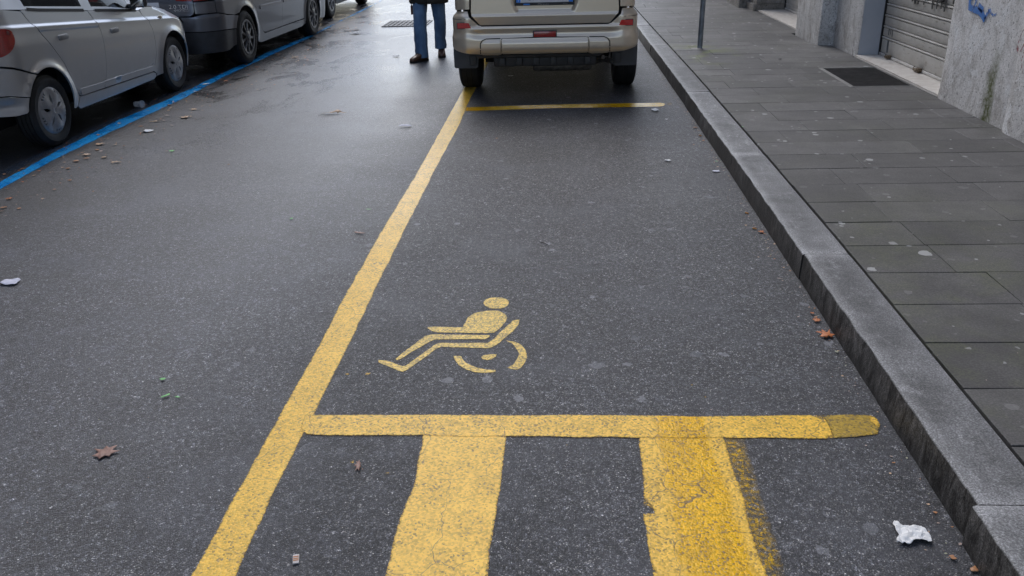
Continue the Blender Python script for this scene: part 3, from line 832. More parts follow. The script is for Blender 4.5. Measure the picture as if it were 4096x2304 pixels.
M['plateblue'] = simple('plate_blue', (.04, .26, .80), .4, var=.05)
M['ink'] = simple('plate_ink', (.02, .02, .03), .5)
M['greytext'] = simple('grey_lettering', (.35, .35, .36), .4, .3)
M['jeans'] = None
def m_jeans():
    t = NT('blue_denim')
    X, Y, Z = t.sep()
    n = t.noise(7, 5, .6, vec=t.scale((1, 1, .45)))
    col = t.mix(t.ramp(n, [(0.3, 0.0), (0.7, 1.0)]), (.050, .105, .21), (.15, .26, .42))
    w = t.noise(600, 2)
    col = t.mix(1.0, col, t.ramp(w, [(0.3, .85), (0.7, 1.15)]), 'MULTIPLY')
    t.bsdf(color=col, rough=.9, normal=t.bump(t.noise(26, 4, .6, vec=t.scale((1, 1, .5))), .7, .02), sheen=.2)
    return t.m
M['jeans'] = m_jeans()
M['jacket'] = simple('dark_olive_jacket', (.030, .028, .022), .75, var=.2, vs=14, bump=.5, bs=30)
M['shoe'] = simple('brown_leather', (.13, .06, .035), .35, var=.2, vs=18, bump=.2, bs=80)
M['sole'] = simple('dark_shoe_sole', (.02, .016, .014), .7)
M['skin'] = simple('skin', (.50, .30, .22), .5, var=.05)
M['hair'] = simple('grey_hair', (.16, .15, .14), .7, bump=.6, bs=150)
M['strap'] = simple('red_brown_leather', (.12, .035, .025), .5)
M['cast'] = simple('cast_iron', (.13, .13, .13), .5, .3, var=.3, vs=12, bump=.4, bs=60)
M['cast_dark'] = simple('drain_pit', (.035, .035, .036), .5, var=.2)
M['grate'] = simple('dark_grating_steel', (.06, .055, .052), .6, .1, var=.3, vs=12)
M['concrete'] = simple('concrete_edge', (.30, .29, .27), .8, var=.15, vs=14, bump=.4, bs=60)
M['soil'] = simple('dark_joint', (.022, .021, .017), .9, var=.3, vs=20, bump=.4, bs=60)
M['facade'] = simple('ochre_facade', (.25, .21, .165), .85, var=.1, vs=1.5, bump=.3, bs=30)
M['facade_r'] = simple('upper_facade', (.15, .145, .14), .85, var=.1, vs=1.5, bump=.3, bs=30)
M['window'] = simple('window_pane', (.03, .035, .04), .08, var=.1)
M['shade'] = simple('green_louvres', (.06, .09, .07), .6, var=.1)

# ------------------------------------------------------------------ ground, road, kerb, pavement
def sheet(name, x0, x1, y0, y1, z, mat, kind='structure', parent=None):
    me = mesh(name, [(x0, y0, z), (x1, y0, z), (x1, y1, z), (x0, y1, z)], [(0, 1, 2, 3)], smooth=False)
    o = link(name, me, mat, parent)
    if kind and parent is None: o['kind'] = kind
    return o
sheet('ground', -150, 150, -150, 300, -0.03, M['soil'])
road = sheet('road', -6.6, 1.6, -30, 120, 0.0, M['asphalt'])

def marking(name, poly, z, mat, label=None, step=.05, jit=.0, parent=road, grid=None):
    V, T, L = fill(poly, step, grid=grid or step)
    V3 = [(x, y, z) for x, y in V]
    me = mesh(name, V3, T, smooth=False)
    fix_normals(me)
    for p in me.polygons:
        if p.normal.z < 0: me.flip_normals(); break
    a = me.attributes.new('ed', 'FLOAT', 'POINT')
    d = edge_dist(poly, [v[:2] for v in V]); d = np.minimum(d, .05)
    bset = set(L[0])
    for i, x in enumerate(d): a.data[i].value = 0.0 if i in bset else float(x)
    o = link(name, me, mat, parent)
    if label: o['label'] = label
    return o
MK = DATA['M']
def jitter(poly, step, amp, s=9.0):
    out = []
    for i, (x, y) in enumerate(resample(poly, step)):
        q = Vector((x * s, y * s, 3.3))
        out.append((x + noise.noise(q) * amp + noise.noise(q * 4) * amp * .5, y + noise.noise(q + Vector((9, 4, 1))) * amp))
    return out
marking('bay_line', jitter(MK['long'], .06, .005), .0012, M['yellow'], 'long yellow line separating the bay from the roadway', .10, grid=.045)
marking('bay_line', jitter(MK['bar'], .05, .006), .0032, M['yellow_tyre'], 'near yellow cross bar ending short of the kerb', .05, grid=.04)
marking('worn_bar_end', jitter(MK['barworn'], .03, .004), .0032, M['yellow_barend'], 'dirty worn end of the near cross bar', .02)
marking('paint_blob', MK['barblob'], .0040, M['yellow'], None, .012)
marking('hatch_stripe', jitter(MK['stripe1'], .04, .007), .0022, M['yellow'], 'pale broad yellow stripe, left of two', .05, grid=.05)
marking('hatch_stripe', jitter(MK['stripe2'], .04, .006), .0022, M['yellow_tyre'], 'wet deep yellow broad stripe, right of two', .05, grid=.05)
marking('worn_stripe_edge', MK['wornedge'], .0012, M['yellow_worn'], 'older worn paint along the right broad stripe', .04)
marking('bay_line', jitter(MK['far'], .06, .003), .0022, M['yellow_far'], 'far yellow bar behind the parked SUV', .05, grid=.035)
marking('faint_line_end', MK['farfaint'], .0012, M['yellow_worn'], None, .03)
marking('blue_line', jitter(MK['blue'], .06, .012), .0022, M['blue'], 'blue line beside the row of parked cars', .10, grid=.045)
marking('worn_blue_line', jitter(MK['bluefaint'], .12, .01), .0012, M['blue_faint'], 'faded older blue line', .10, grid=.05)
sym = empty('wheelchair_symbol', 'yellow stencilled wheelchair user painted in the bay', parent=road)
for nm, k in (('symbol_head', 'head'), ('symbol_body', 'torso'), ('symbol_leg', 'leg'), ('symbol_seat', 'seat'), ('symbol_wheel_arc', 'arc1'), ('symbol_wheel_arc', 'arc2'), ('symbol_hub', 'hub')):
    marking(nm, jitter(MK[k], .02, .003, 30), .0015, M['yellow_sym'], None, .02, parent=sym, grid=.008)
for sp in MK['spots']:
    marking('paint_splash', sp, .0015, M['yellow'], None, .008)

# kerb profile following the measured line
KX = [(-8, 1.12), (0, 1.125), (1.9, 1.139), (3.8, 1.153), (5.7, 1.158), (7.8, 1.148), (11, 1.12), (14, 1.10), (20, 1.05), (40, .95)]
KB = [(-8, 1.345), (0, 1.35), (2, 1.358), (4, 1.376), (6.3, 1.372), (8.7, 1.358), (11, 1.33), (14, 1.295), (20, 1.24), (40, 1.14)]
def lerp(tab, y):
    for (a, va), (b, vb) in zip(tab, tab[1:]):
        if y <= b: return va + (vb - va) * (y - a) / (b - a)
    return tab[-1][1]
kerb = empty('kerb', kind='structure')
joints = [-2.1, 0.0, 1.938, 3.813, 5.656, 7.86, 9.3, 10.92, 12.9, 14.8, 16.9, 18.9, 21, 23, 25, 27, 29, 31]
H = .1347
for i, (a, b) in enumerate(zip(joints, joints[1:])):
    rnd = random.Random(i)
    g = .0035
    dx = rnd.uniform(-.003, .003); dz = rnd.uniform(-.002, .002)
    if b == 1.938: dx, dz = -.014, .004
    n = max(6, int((b - a) / .05)) if a < 12 else 6
    V, Fc = [], []
    prof_n = None
    for j in range(n + 1):
        y = a + g + (b - a - 2 * g) * j / n
        xf, xb = lerp(KX, y) + dx, lerp(KB, y)
        r = .009
        prof = [(xf - .004, -.02), (xf - .006, .03), (xf - .003, .07), (xf, H - r), (xf + r * .3, H - r * .3), (xf + r, H), (xf + .05, H), (xf + .11, H + .001), (xb - .05, H), (xb - .012, H), (xb - .004, H - .008), (xb - .004, .03)]
        prof_n = len(prof)
        for k, (x, z) in enumerate(prof):
            q = Vector((x * 8, y * 8, z * 8 + i * 3))
            rough = noise.noise(q * 1.5) * .006 + noise.noise(q * 5) * .003
            if k <= 3 and a < 12: x += rough * (1.0 if k else .3)
            if k in (4, 5): x += rough * .4; z += rough * .35
            if k > 5 and k < 10: z += noise.noise(q) * .0016
            e = min(j, n - j)
            if e == 0: z -= .003 if k > 3 else 0
            V.append((x, y, z + dz))
    for j in range(n):
        for k in range(prof_n - 1):
            A = j * prof_n + k
            Fc.append((A, A + 1, A + prof_n + 1, A + prof_n))
    Fc.append(tuple(range(prof_n))); Fc.append(tuple(n * prof_n + k for k in range(prof_n))[::-1])
    me = fix_normals(mesh('kerb_stone', V, Fc))
    me.shade_smooth(); me.set_sharp_from_angle(angle=math.radians(55))
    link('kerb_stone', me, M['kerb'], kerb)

pav = sheet('pavement', 1.2, 8, -8, 120, .108, M['soil'])
def slab_mesh(x0, x1, y0, y1, top, s0, rnd, V=None, Fc=None):
    """slab with chamfered edges; y edges follow the slight skew s0*x"""
    c = .0016; b = .03
    j = [rnd.uniform(-.0022, .0022) for _ in range(4)]
    tilt = [rnd.uniform(-.0008, .0008) for _ in range(4)]
    V = [] if V is None else V; Fc = [] if Fc is None else Fc
    o = len(V)
    P = [(x0, y0), (x1, y0), (x1, y1), (x0, y1)]
    sg = [(1, 1), (-1, 1), (-1, -1), (1, -1)]
    for lay, (ins, z) in enumerate(((0, top - b), (0, top - c), (c, top))):
        for k, ((x, y), (sx, sy)) in enumerate(zip(P, sg)):
            V.append((x + sx * ins + j[k] * .5, y + s0 * (x - 1.37) + sy * ins + j[k], z + (tilt[k] if lay else 0)))
    for lay in range(2):
        for k in range(4):
            A, B = o + lay * 4 + k, o + lay * 4 + (k + 1) % 4
            Fc.append((A, B, B + 4, A + 4))
    Fc.append((o + 8, o + 9, o + 10, o + 11))
    return V, Fc
rows0, pitch, skew = 2.903, .339, .016
bV, bF = [], []
cnt = 0
WALLX = lambda y: 3.215 if y < 9.7 else (3.24 if y < 10.58 else 3.05) if y < 11.65 else 3.2
for r in range(-9, 75):
    ya = rows0 + r * pitch; yb = ya + pitch
    rnd = random.Random(1000 + r)
    x = lerp(KB, ya) + .006
    xe = WALLX((ya + yb) / 2) - .008
    first = True
    x_next = x + rnd.uniform(.15, .62)
    while x < xe - .03:
        x1 = min(x_next, xe)
        if xe - x1 < .12: x1 = xe
        g = .0035
        pieces = [(x, x1, ya, yb)]
        # leave the light-well grating free
        gx0, gx1, gy0, gy1 = 2.675, 3.23, 7.965, 9.02
        out = []
        for (a0, a1, b0, b1) in pieces:
            yb0, yb1 = b0 + skew * 1.5, b1 + skew * 1.5
            if yb1 <= gy0 or yb0 >= gy1 or a1 <= gx0: out.append((a0, a1, b0, b1)); continue
            if a0 < gx0 - .05: out.append((a0, gx0, b0, b1))
            if yb0 < gy0 - .02: out.append((max(a0, gx0), a1, b0, gy0 - skew * 1.5))
            if yb1 > gy1 + .02: out.append((max(a0, gx0), a1, gy1 - skew * 1.5, b1))
        for (a0, a1, b0, b1) in out:
            if a1 - a0 < .02 or b1 - b0 < .015: continue
            top = .1335 + rnd.uniform(-.0008, .0008)
            if cnt < 290 and yb < 20:
                V, Fc = slab_mesh(a0 + g * .45, a1 - g * .45, b0 + g * .8, b1 - g * .8, top, skew, rnd)
                me = mesh('paving_slab', V, Fc, smooth=False)
                link('paving_slab', me, M['slab'], pav); cnt += 1
            else:
                slab_mesh(a0 + g * .5, a1 - g * .5, b0 + g, b1 - g, top, skew, rnd, bV, bF)
        x = x1
        x_next = x + rnd.choice([.64, .66, .67, .70, .62, .60])
o = link('far_paving_slabs', mesh('far_paving_slabs', bV, bF, smooth=False), M['slab'], pav); o['kind'] = 'stuff'
# far side of the street
lk = empty('kerb', kind='structure')
for k in range(20):
    m_ = MB(); m_.box((-6.5, -8 + k * 2.0 + 1, .055), (.22, 1.99, .17), bev=.012)
    m_.build('kerb_stone', M['kerb'], lk)
sheet('pavement', -10.6, -6.6, -30, 120, .13, M['slab'])

# ------------------------------------------------------------------ right-hand building
bld = empty('shop_building', 'stained grey plaster building with closed metal shutters along the pavement', 'building', (3.3, 9, 0))
def W2(v): return (v[0] - 3.3, v[1] - 9, v[2])
def rough_block(name, x0, x1, y0, y1, z0, z1, mat, amp=.006, step=.07, parent=bld, rb=.02):
    """block whose street face and visible returns are uneven; subdivided for z<1.6"""
    bm = bmesh.new()
    bmesh.ops.create_cube(bm, size=1)
    for v in bm.verts:
        v.co = Vector((x0 if v.co.x < 0 else x1, y0 if v.co.y < 0 else y1, z0 if v.co.z < 0 else z1))
    def cut(axis, a, b, s):
        n = int((b - a) / s)
        for i in range(1, n):
            p = a + (b - a) * i / n
            co = [0, 0, 0]; co[axis] = p; no = [0, 0, 0]; no[axis] = 1
            bmesh.ops.bisect_plane(bm, geom=bm.verts[:] + bm.edges[:] + bm.faces[:], plane_co=co, plane_no=no)
    cut(1, y0, y1, step); cut(2, z0, min(z1, 1.5), step)
    for v in bm.verts:
        q = v.co * 3.1
        d = noise.noise(q) * amp + noise.noise(q * 3.3) * amp * .5
        # soft worn corners
        e = min(v.co.y - y0, y1 - v.co.y)
        if v.co.x < x0 + 1e-4:
            v.co.x += d + max(0, rb - e) * .45
        elif e < 1e-4 and v.co.x < x1 - .01: pass
        if e < 1e-4:
            v.co.y += noise.noise(q * 2.2 + Vector((5, 0, 0))) * amp * (1 if v.co.y < (y0 + y1) / 2 else 1)
        v.co = Vector(W2(v.co))
    bmesh.ops.recalc_face_normals(bm, faces=bm.faces)
    me = bpy.data.meshes.new(name); bm.to_mesh(me); bm.free()
    me.shade_smooth(); me.set_sharp_from_angle(angle=math.radians(50))
    return link(name, me, mat, parent)
rough_block('wall', 3.165, 3.9, 2.0, 6.20, .09, 3.2, M['plaster'])
rough_block('wall', 3.205, 3.9, 6.205, 7.425, .09, 3.2, M['plaster'])
rough_block('wall', 3.245, 3.495, 9.70, 10.59, .09, 3.2, M['pier'])
rough_block('pier', 3.062, 3.9, 10.595, 11.64, .09, 3.2, M['pier'], amp=.008)
rough_block('wall', 3.16, 3.9, 14.56, 15.08, .24, 3.2, M['plinth'], amp=.01)
rough_block('plinth', 3.11, 3.9, 14.54, 15.085, .09, .235, M['plinth'], amp=.006)
rough_block('pier', 2.99, 3.9, 15.09, 16.2, .09, 3.2, M['plinth'], amp=.012)
rough_block('wall', 3.16, 3.9, 16.21, 30, .09, 3.2, M['plinth'], step=.3)
rough_block('wall', 3.16, 3.9, -12, 1.995, .09, 3.2, M['plaster'], step=.3)
m_ = MB(); m_.box(W2((3.378, 9.697, 1.6)), (.235, .006, 3.0)); m_.build('door_jamb', M['jamb'], bld)['label'] = 'smooth blue-grey rendered reveal beside the near shutter'
# thresholds
def threshold(x0, x1, y0, y1, z, label):
    o_ = rough_block('threshold', x0, x1, y0, y1, .09, z, M['marble'], amp=.004, step=.06, rb=0)
    o_['label'] = label
threshold(3.225, 3.53, 7.44, 9.69, .155, 'pale marble doorstep of the near shutter')
threshold(3.19, 3.43, 11.65, 14.53, .150, 'cracked marble doorstep of the far shutter, outer slab')
threshold(3.434, 3.75, 11.65, 14.53, .150, 'marble doorstep of the far shutter, inner slab')
m_ = MB(); m_.box(W2((3.226, 8.55, .125)), (.03, 2.2, .028)); m_.build('mortar_edge', M['concrete'], bld)
# roller shutters
def shutter(x, y0, y1, zb, label, pitch_=.1135, low=.20):
    s = empty('roller_shutter', parent=bld); s['label'] = label
    def slat(z0, z1, big=False):
        prof = [(.012, z0), (-.002, z0 + .003), (-.004, z0 + .006), (-.004, z1 - .030), (.010, z1 - .027), (.010, z1 - .024), (-.008, z1 - .022), (-.011, z1 - .014), (-.008, z1 - .006), (.010, z1 - .004), (.012, z1)]
        V, Fc = [], []
        n = len(prof)
        for k, y in enumerate((y0, y1)):
            for px, pz in prof: V.append(W2((x + px, y, pz)))
        for k in range(n - 1): Fc.append((k, k + 1, n + k + 1, n + k))
        me = mesh('slat', V, Fc); me.set_sharp_from_angle(angle=math.radians(35))
        link('slat', me, M['shutter'], s)
    z = zb
    m_ = MB(); m_.box(W2((x - .006, (y0 + y1) / 2, z + .012)), (.03, y1 - y0, .024), bev=.003); m_.build('bottom_rail', M['shutter'], s)
    z += .026
    slat(z, zb + low); z = zb + low
    while z < 2.6:
        slat(z, z + pitch_); z += pitch_
    for yy in (y0 + .004, y1 - .004):
        m_ = MB(); m_.box(W2((x - .005, yy, 1.35)), (.04, .016, 2.5)); m_.build('guide_rail', M['seam'], s)
    m_ = MB(); m_.box(W2((x + .02, (y0 + y1) / 2, 1.4)), (.01, y1 - y0, 2.7)); m_.build('backing', M['seam'], s)
    m_ = MB(); m_.box(W2((x + .01, (y0 + y1) / 2, 2.95)), (.25, y1 - y0, .6)); m_.build('shutter_box', M['shutter'], s)
    return s
sh1 = shutter(3.497, 7.43, 9.695, .158, 'grey slatted roller shutter with dripping black graffiti')
sh2 = shutter(3.635, 11.65, 14.53, .155, 'far grey roller shutter in the deep recess', .10, .10)
def decal(name, ptsYZ, x, mat, parent, label=None, step=.02):
    V, T, L = fill(ptsYZ, step)
    me = mesh(name, [W2((x, y, z)) for y, z in V], T, smooth=False)
    a = me.attributes.new('ed', 'FLOAT', 'POINT')
    d = edge_dist(ptsYZ, V); b = set(L[0])
    for i, q in enumerate(d): a.data[i].value = 0 if i in b else float(min(q, .05))
    o_ = link(name, me, mat, parent)
    if label: o_['label'] = label
    return o_
def stroke(name, pts, w, x, mat, parent, step=.02):
    L, R = [], []
    for i, p in enumerate(pts):
        a, b = Vector(pts[max(i - 1, 0)]), Vector(pts[min(i + 1, len(pts) - 1)])
        t = (b - a).normalized(); n_ = Vector((-t.y, t.x)) * w / 2
        L.append(tuple(Vector(p) + n_)); R.append(tuple(Vector(p) - n_))
    return decal(name, L + R[::-1], x, mat, parent, None, step)
gx = 3.478
for pts, w in (([(8.98, .80), (8.97, .775)], .07), ([(8.92, .80), (8.91, .755)], .06), ([(8.84, .79), (8.835, .758)], .045), ([(8.70, .80), (8.70, .762)], .04),
               ([(8.60, .80), (8.60, .785)], .02), ([(8.50, .85), (8.49, .745)], .045), ([(8.40, .84), (8.39, .755)], .04), ([(8.30, .84), (8.295, .765)], .04), ([(8.22, .85), (8.215, .75)], .04)):
    stroke('graffiti_drip', pts, w, gx, M['spray_black'], sh1, .01)
for k, y in enumerate((8.05, 8.25, 8.45, 8.68, 8.9)):
    stroke('graffiti_letter', [(y, .83), (y + .005, .95), (y - .01, 1.15)], .055, gx, M['spray_black'], sh1)
    stroke('graffiti_letter', [(y, .84), (y + .13, .85)] if k % 2 else [(y, 1.12), (y + .13, 1.10)], .05, gx, M['spray_black'], sh1)
for pts, w in (([(9.52, .46), (9.515, .38)], .03), ([(9.47, .47), (9.462, .39)], .025), ([(9.42, .475), (9.41, .37)], .025), ([(9.50, .33), (9.495, .25), (9.485, .2)], .045), ([(9.3, .352), (9.1, .350), (8.9, .346)], .008)):
    stroke('grey_smear', pts, w, gx + .012, M['spray_grey'], sh1, .01)
bg_ = bld
for pts, w in (([(7.06, 1.02), (7.13, .96), (7.11, .90), (7.05, .895)], .055), ([(7.05, 1.02), (7.02, .95), (7.04, .90)], .025), ([(7.05, .895), (6.95, .89), (6.88, .87), (6.82, .835)], .055), ([(6.97, .93), (6.92, .91), (6.88, .90)], .05),
               ([(6.83, .84), (6.81, .88), (6.76, .92)], .03), ([(6.76, .90), (6.70, .88), (6.66, .90)], .02), ([(6.80, .93), (6.79, .88)], .02)):
    stroke('blue_graffiti', pts, w, 3.198, M['spray_blue'], bld, .012)
for pts, w in (([(6.11, .90), (6.17, .83), (6.195, .74), (6.17, .685), (6.14, .70), (6.11, .76), (6.06, .90)], .014), ([(6.19, .73), (6.175, .70)], .03), ([(6.05, .57), (6.10, .64), (6.09, .74)], .014)):
    stroke('red_graffiti', pts, w, 3.157, M['spray_red'], bld, .01)
# rusty hasps on the bottom rail
for (y, l) in ((8.55, .13), (9.36, .09)):
    m_ = MB(); m_.box(W2((3.462, y, .176)), (.05, l, .022), bev=.004)
    m_.box(W2((3.458, y - l * .3, .187)), (.042, l * .5, .028), bev=.006)
    m_.tube([W2((3.455, y + l * .45, .165)), W2((3.455, y + l * .7, .185)), W2((3.455, y + l * .5, .2))], .005, 6)
    m_.build('padlock_hasp', M['rust'], bld)
# upper storeys: plain facade with shuttered windows
m_ = MB()
m_.box(W2((3.75, 9, 3.35)), (1.1, 42, .3), bev=.03)
m_.build('string_course', M['pier'], bld)
m_ = MB(); m_.box(W2((3.95, 9, 9.5)), (1.1, 42, 12)); m_.build('wall', M['facade_r'], bld)
for fl in range(3):
    for k in range(12):
        y = -9 + k * 3.4; z = 5.3 + fl * 3.6
        f_ = MB(); f_.box(W2((3.38, y, z)), (.06, 1.3, 2.0), bev=.01)
        fo = f_.build('window', M['pier'], bld)
        g_ = MB(); g_.box(W2((3.34, y, z)), (.02, 1.0, 1.7)); g_.build('pane', M['window'], fo)
m_ = MB(); m_.box(W2((3.7, 9, 15.7)), (1.5, 42.4, .5), bev=.06); m_.build('cornice', M['pier'], bld)

# building across the street
b2 = empty('apartment_building', 'ochre apartment house across the street', 'building', (-10.7, 9, 0))
m_ = MB(); m_.box((-3, 0, 8), (6, 56, 16)); m_.build('wall', M['facade'], b2)
for fl in range(4):
    for k in range(15):
        y = -25 + k * 3.5; z = 2.0 + fl * 3.6
        f_ = MB(); f_.box((.03, y, z), (.1, 1.3, 2.1 if fl else 2.8), bev=.01)
        fo = f_.build('window', M['pier'], b2)
        g_ = MB(); g_.box((.09, y, z), (.02, 1.05, 1.8 if fl else 2.4)); g_.build('pane', M['window'] if (k + fl) % 3 else M['shade'], fo)
m_ = MB(); m_.box((-.2, 0, 16.2), (1.4, 56.4, .5), bev=.06); m_.build('cornice', M['pier'], b2)

# ------------------------------------------------------------------ light-well grating, drain, pole
gr = empty('ventilation_grating', 'dark rectangular light-well grating with pale edge before the near shutter', 'grating', (2.94, 8.48, .135))
m_ = MB(); m_.box((0, 0, -.055), (.53, 1.02, .01)); m_.build('pit', M['soil'], gr)
m_ = MB(); m_.box((-.265, 0, -.012), (.012, 1.03, .03)); m_.box((0, .515, -.012), (.53, .012, .03)); m_.box((0, -.515, -.012), (.53, .012, .03)); m_.build('frame', M['concrete'], gr)
m_ = MB(); m_.box((-.285, 0, -.002), (.022, 1.06, .006)); m_.box((-.02, .532, -.002), (.52, .02, .006)); m_.build('mortar_band', M['concrete'], gr)
for k in range(26):
    m_ = MB(); m_.box((0, -.49 + k * .039, -.012), (.52, .010, .022)); m_.build('bar', M['grate'], gr)
for k in range(4):
    m_ = MB(); m_.box((-.2 + k * .13, 0, -.016), (.006, 1.0, .014)); m_.build('cross_bar', M['grate'], gr)

dr = empty('drain_grate', 'rectangular iron drain grate set in the far roadway behind the walker', 'drain', (-2.62, 14.91, 0))
m_ = MB(); m_.box((0, 0, .001), (.72, .80, .006)); m_.build('pit', M['cast_dark'], dr)
for x in (-.36, .36):
    m_ = MB(); m_.box((x, 0, .005), (.03, .82, .014)); m_.build('frame', M['cast'], dr)
for y in (-.4, .4):
    m_ = MB(); m_.box((0, y, .005), (.69, .03, .014)); m_.build('frame', M['cast'], dr)
for k in range(9):
    m_ = MB(); m_.box((-.30 + k * .075, 0, .007), (.038, .76, .012)); m_.build('bar', M['cast'], dr)
for y in (-.13, .13):
    m_ = MB(); m_.box((0, y, .008), (.68, .03, .013)); m_.build('cross_bar', M['cast'], dr)
m_ = MB(); m_.lathe([(0.0, .125), (.006, .125), (.007, .10), (.004, .095), (.004, .001)], 28, 'Z')
tag(m_.build('valve_cover', M['cast'], None, (-3.42, 14.15, .001)), 'small round dark valve cover in the far roadway near the blue line', 'cover')

pole = empty('metal_pole', 'galvanised grey post standing on the pavement near the kerb', 'pole', (1.661, 10.51, .134))
m_ = MB(); m_.tube([(0, 0, -.02), (0.012, 0, 1.3), (.02, 0, 2.9)], .031, 20); m_.build('shaft', M['steel'], pole)
m_ = MB(); m_.lathe([(0, .033), (.02, .034), (.03, .02), (.034, .001)], 20, 'Z', (.02, 0, 2.9)); m_.build('cap', M['plastic'], pole)
m_ = MB(); m_.lathe([(-.004, .085), (.003, .08), (.006, .05), (.008, .034)], 20, 'Z', (-.03, -.02, 0)); m_.build('mortar_collar', M['concrete'], pole)

# ------------------------------------------------------------------ cars
def body_surface(W, Rr, Rf, L, inset):
    q = PI / 2
    uc, ucf = Rr - (Rr * q + (W - Rr)), L - Rf + Rf * q + (W - Rf)
    def f(u, z):
        if u < uc - 1e-9 or u > ucf + 1e-9:
            p = f(2 * (uc if u < uc else ucf) - u, z); return Vector((-p.x, p.y, p.z))
        if u < Rr:
            s = Rr - u
            if s <= Rr * q:
                a = s / Rr; p = (W - Rr + Rr * math.cos(a), Rr - Rr * math.sin(a)); n = (math.cos(a), -math.sin(a))
            else: p = (W - Rr - (s - Rr * q), 0.0); n = (0, -1)
        elif u > L - Rf:
            s = u - (L - Rf)
            if s <= Rf * q:
                a = s / Rf; p = (W - Rf + Rf * math.cos(a), L - Rf + Rf * math.sin(a)); n = (math.cos(a), math.sin(a))
            else: p = (W - Rf - (s - Rf * q), L); n = (0, 1)
        else: p = (W, u); n = (1, 0)
        d = inset(u, z)
        return Vector((p[0] - n[0] * d, p[1] - n[1] * d, z))
    f.ur = lambda x: Rr - (Rr * q + (W - Rr - x))           # u of rear-face position x
    f.uf = lambda x: L - Rf + Rf * q + (W - Rf - x)
    f.W, f.L = W, L
    f.centres = (uc, ucf)
    return f
def smooth2(P, k=2):
    for _ in range(k):
        Q = []
        for a, b in zip(P, P[1:] + P[:1]):
            Q += [(a[0] * .75 + b[0] * .25, a[1] * .75 + b[1] * .25), (a[0] * .25 + b[0] * .75, a[1] * .25 + b[1] * .75)]
        P = Q
    return P
def outc(L):
    return lambda p: Vector((p.x * 2.2, (p.y - L / 2), 0)) if abs(p.y - L / 2) > L * .44 else Vector((p.x, 0, 0))

def make_wheel(parent, x, y, r, w, rr, kind, mat, sgn=1, steer=0):
    CENTRES.clear()
    wh = empty('wheel', parent=parent, loc=(x, y, r))
    wh.rotation_euler = (random.uniform(0, 0.01), 0, steer + (0 if sgn > 0 else PI))
    P = [(-w + .02, rr - .01), (-w + .004, rr + .015), (-w, (rr + r) / 2), (-w + .006, r - .03), (-w + .02, r - .008), (-w + .03, r - .002)]
    n = 4
    for k in range(n):
        a = -w + .035 + (w - .07) * k / (n - 1) if n > 1 else 0
        if 0 < k < n - 1 or True:
            P += [(a - .004 + .0, r), (a - .0035, r - .009), (a + .0035, r - .009), (a + .004, r)]
    P += [(-.03, r - .002), (-.018, r - .009), (-.006, r - .032), (0.0, (rr + r) / 2 + .01), (-.003, rr + .022), (-.010, rr + .006), (-.02, rr - .008)]
    m_ = MB(); m_.lathe(P, 64, 'X'); m_.build('tyre', M['tyre'], wh, angle=30)
    R = rr
    m_ = MB(); m_.lathe([(-.02, R), (-.055, R * .93), (-.06, R * .25), (-.03, .01)], 40, 'X'); m_.build('brake_backing', M['black'], wh)
    dome = {'cap': .016, 'nine': .012, 'seven': .010}[kind]
    def f(u, v):
        q = math.hypot(u, v) / R
        d = dome * (1 - q * q) - .004
        if kind == 'cap':
            th = math.atan2(v, u); d += .005 * math.cos(5 * th + .6) * sstep(.25, .7, q) * (1 - sstep(.8, 1, q))
            if q > .9: d -= (q - .9) * .08
        else:
            d += -.012 * sstep(.15, .5, q) + .012 * sstep(.7, .98, q)
        return Vector((d, u, v))
    holes = []
    if kind == 'cap':
        for k in range(5):
            a = 2 * PI * k / 5 + .35
            hp = []
            for t, wd in ((.22, .0), (.32, .05), (.46, .075), (.60, .055), (.74, .0), (.60, -.02), (.46, -.03), (.32, -.02)):
                hp.append((R * (t * math.cos(a) - 1.6 * wd * math.sin(a)), R * (t * math.sin(a) + 1.6 * wd * math.cos(a))))
            holes.append(hp)
            for j in (-1, 0, 1):
                b = a + PI / 5 + j * .16
                holes.append([(R * q * math.cos(b + e), R * q * math.sin(b + e)) for q, e in ((.80, -.06), (.93, -.055), (.93, .055), (.80, .06))])
    else:
        n = 9 if kind == 'nine' else 7
        for k in range(n):
            a = 2 * PI * k / n + .2
            g0, g1 = R * (.052 if kind == 'nine' else .06), R * .88
            hw = PI / n
            r0 = R * .33
            pts = []
            for q, s in ((r0, -1), (g1, -1), (g1, 1), (r0, 1)):
                aw = hw - math.asin(min(.9, (g0 * (1.25 if q > r0 else .95)) / q))
                pts.append((q, a + s * aw))
            poly = [(pts[0][0] * math.cos(pts[0][1]), pts[0][0] * math.sin(pts[0][1]))]
            for i in range(5):
                b = pts[1][1] + (pts[2][1] - pts[1][1]) * i / 4
                poly.append((g1 * math.cos(b), g1 * math.sin(b)))
            poly.append((pts[3][0] * math.cos(pts[3][1]), pts[3][0] * math.sin(pts[3][1])))
            holes.append(poly)
    circ = [(R * math.cos(2 * PI * k / 48), R * math.sin(2 * PI * k / 48)) for k in range(48)]
    panel('hubcap' if kind == 'cap' else 'rim', circ, f, mat, wh, step=.022, gap=0, depth=.02, holes=holes, out=lambda p: Vector((1, 0, 0)), grid=.02)
    if kind != 'cap':
        m_ = MB(); m_.lathe([(-.004, R * .19), (.012, R * .17), (.014, R * .05), (.014, .002)], 24, 'X'); m_.build('hub', mat, wh)
    else:
        m_ = MB(); m_.lathe([(.008, R * .14), (.015, R * .12), (.012, R * .05), (.012, .002)], 24, 'X'); m_.build('hub', mat, wh)
    return wh

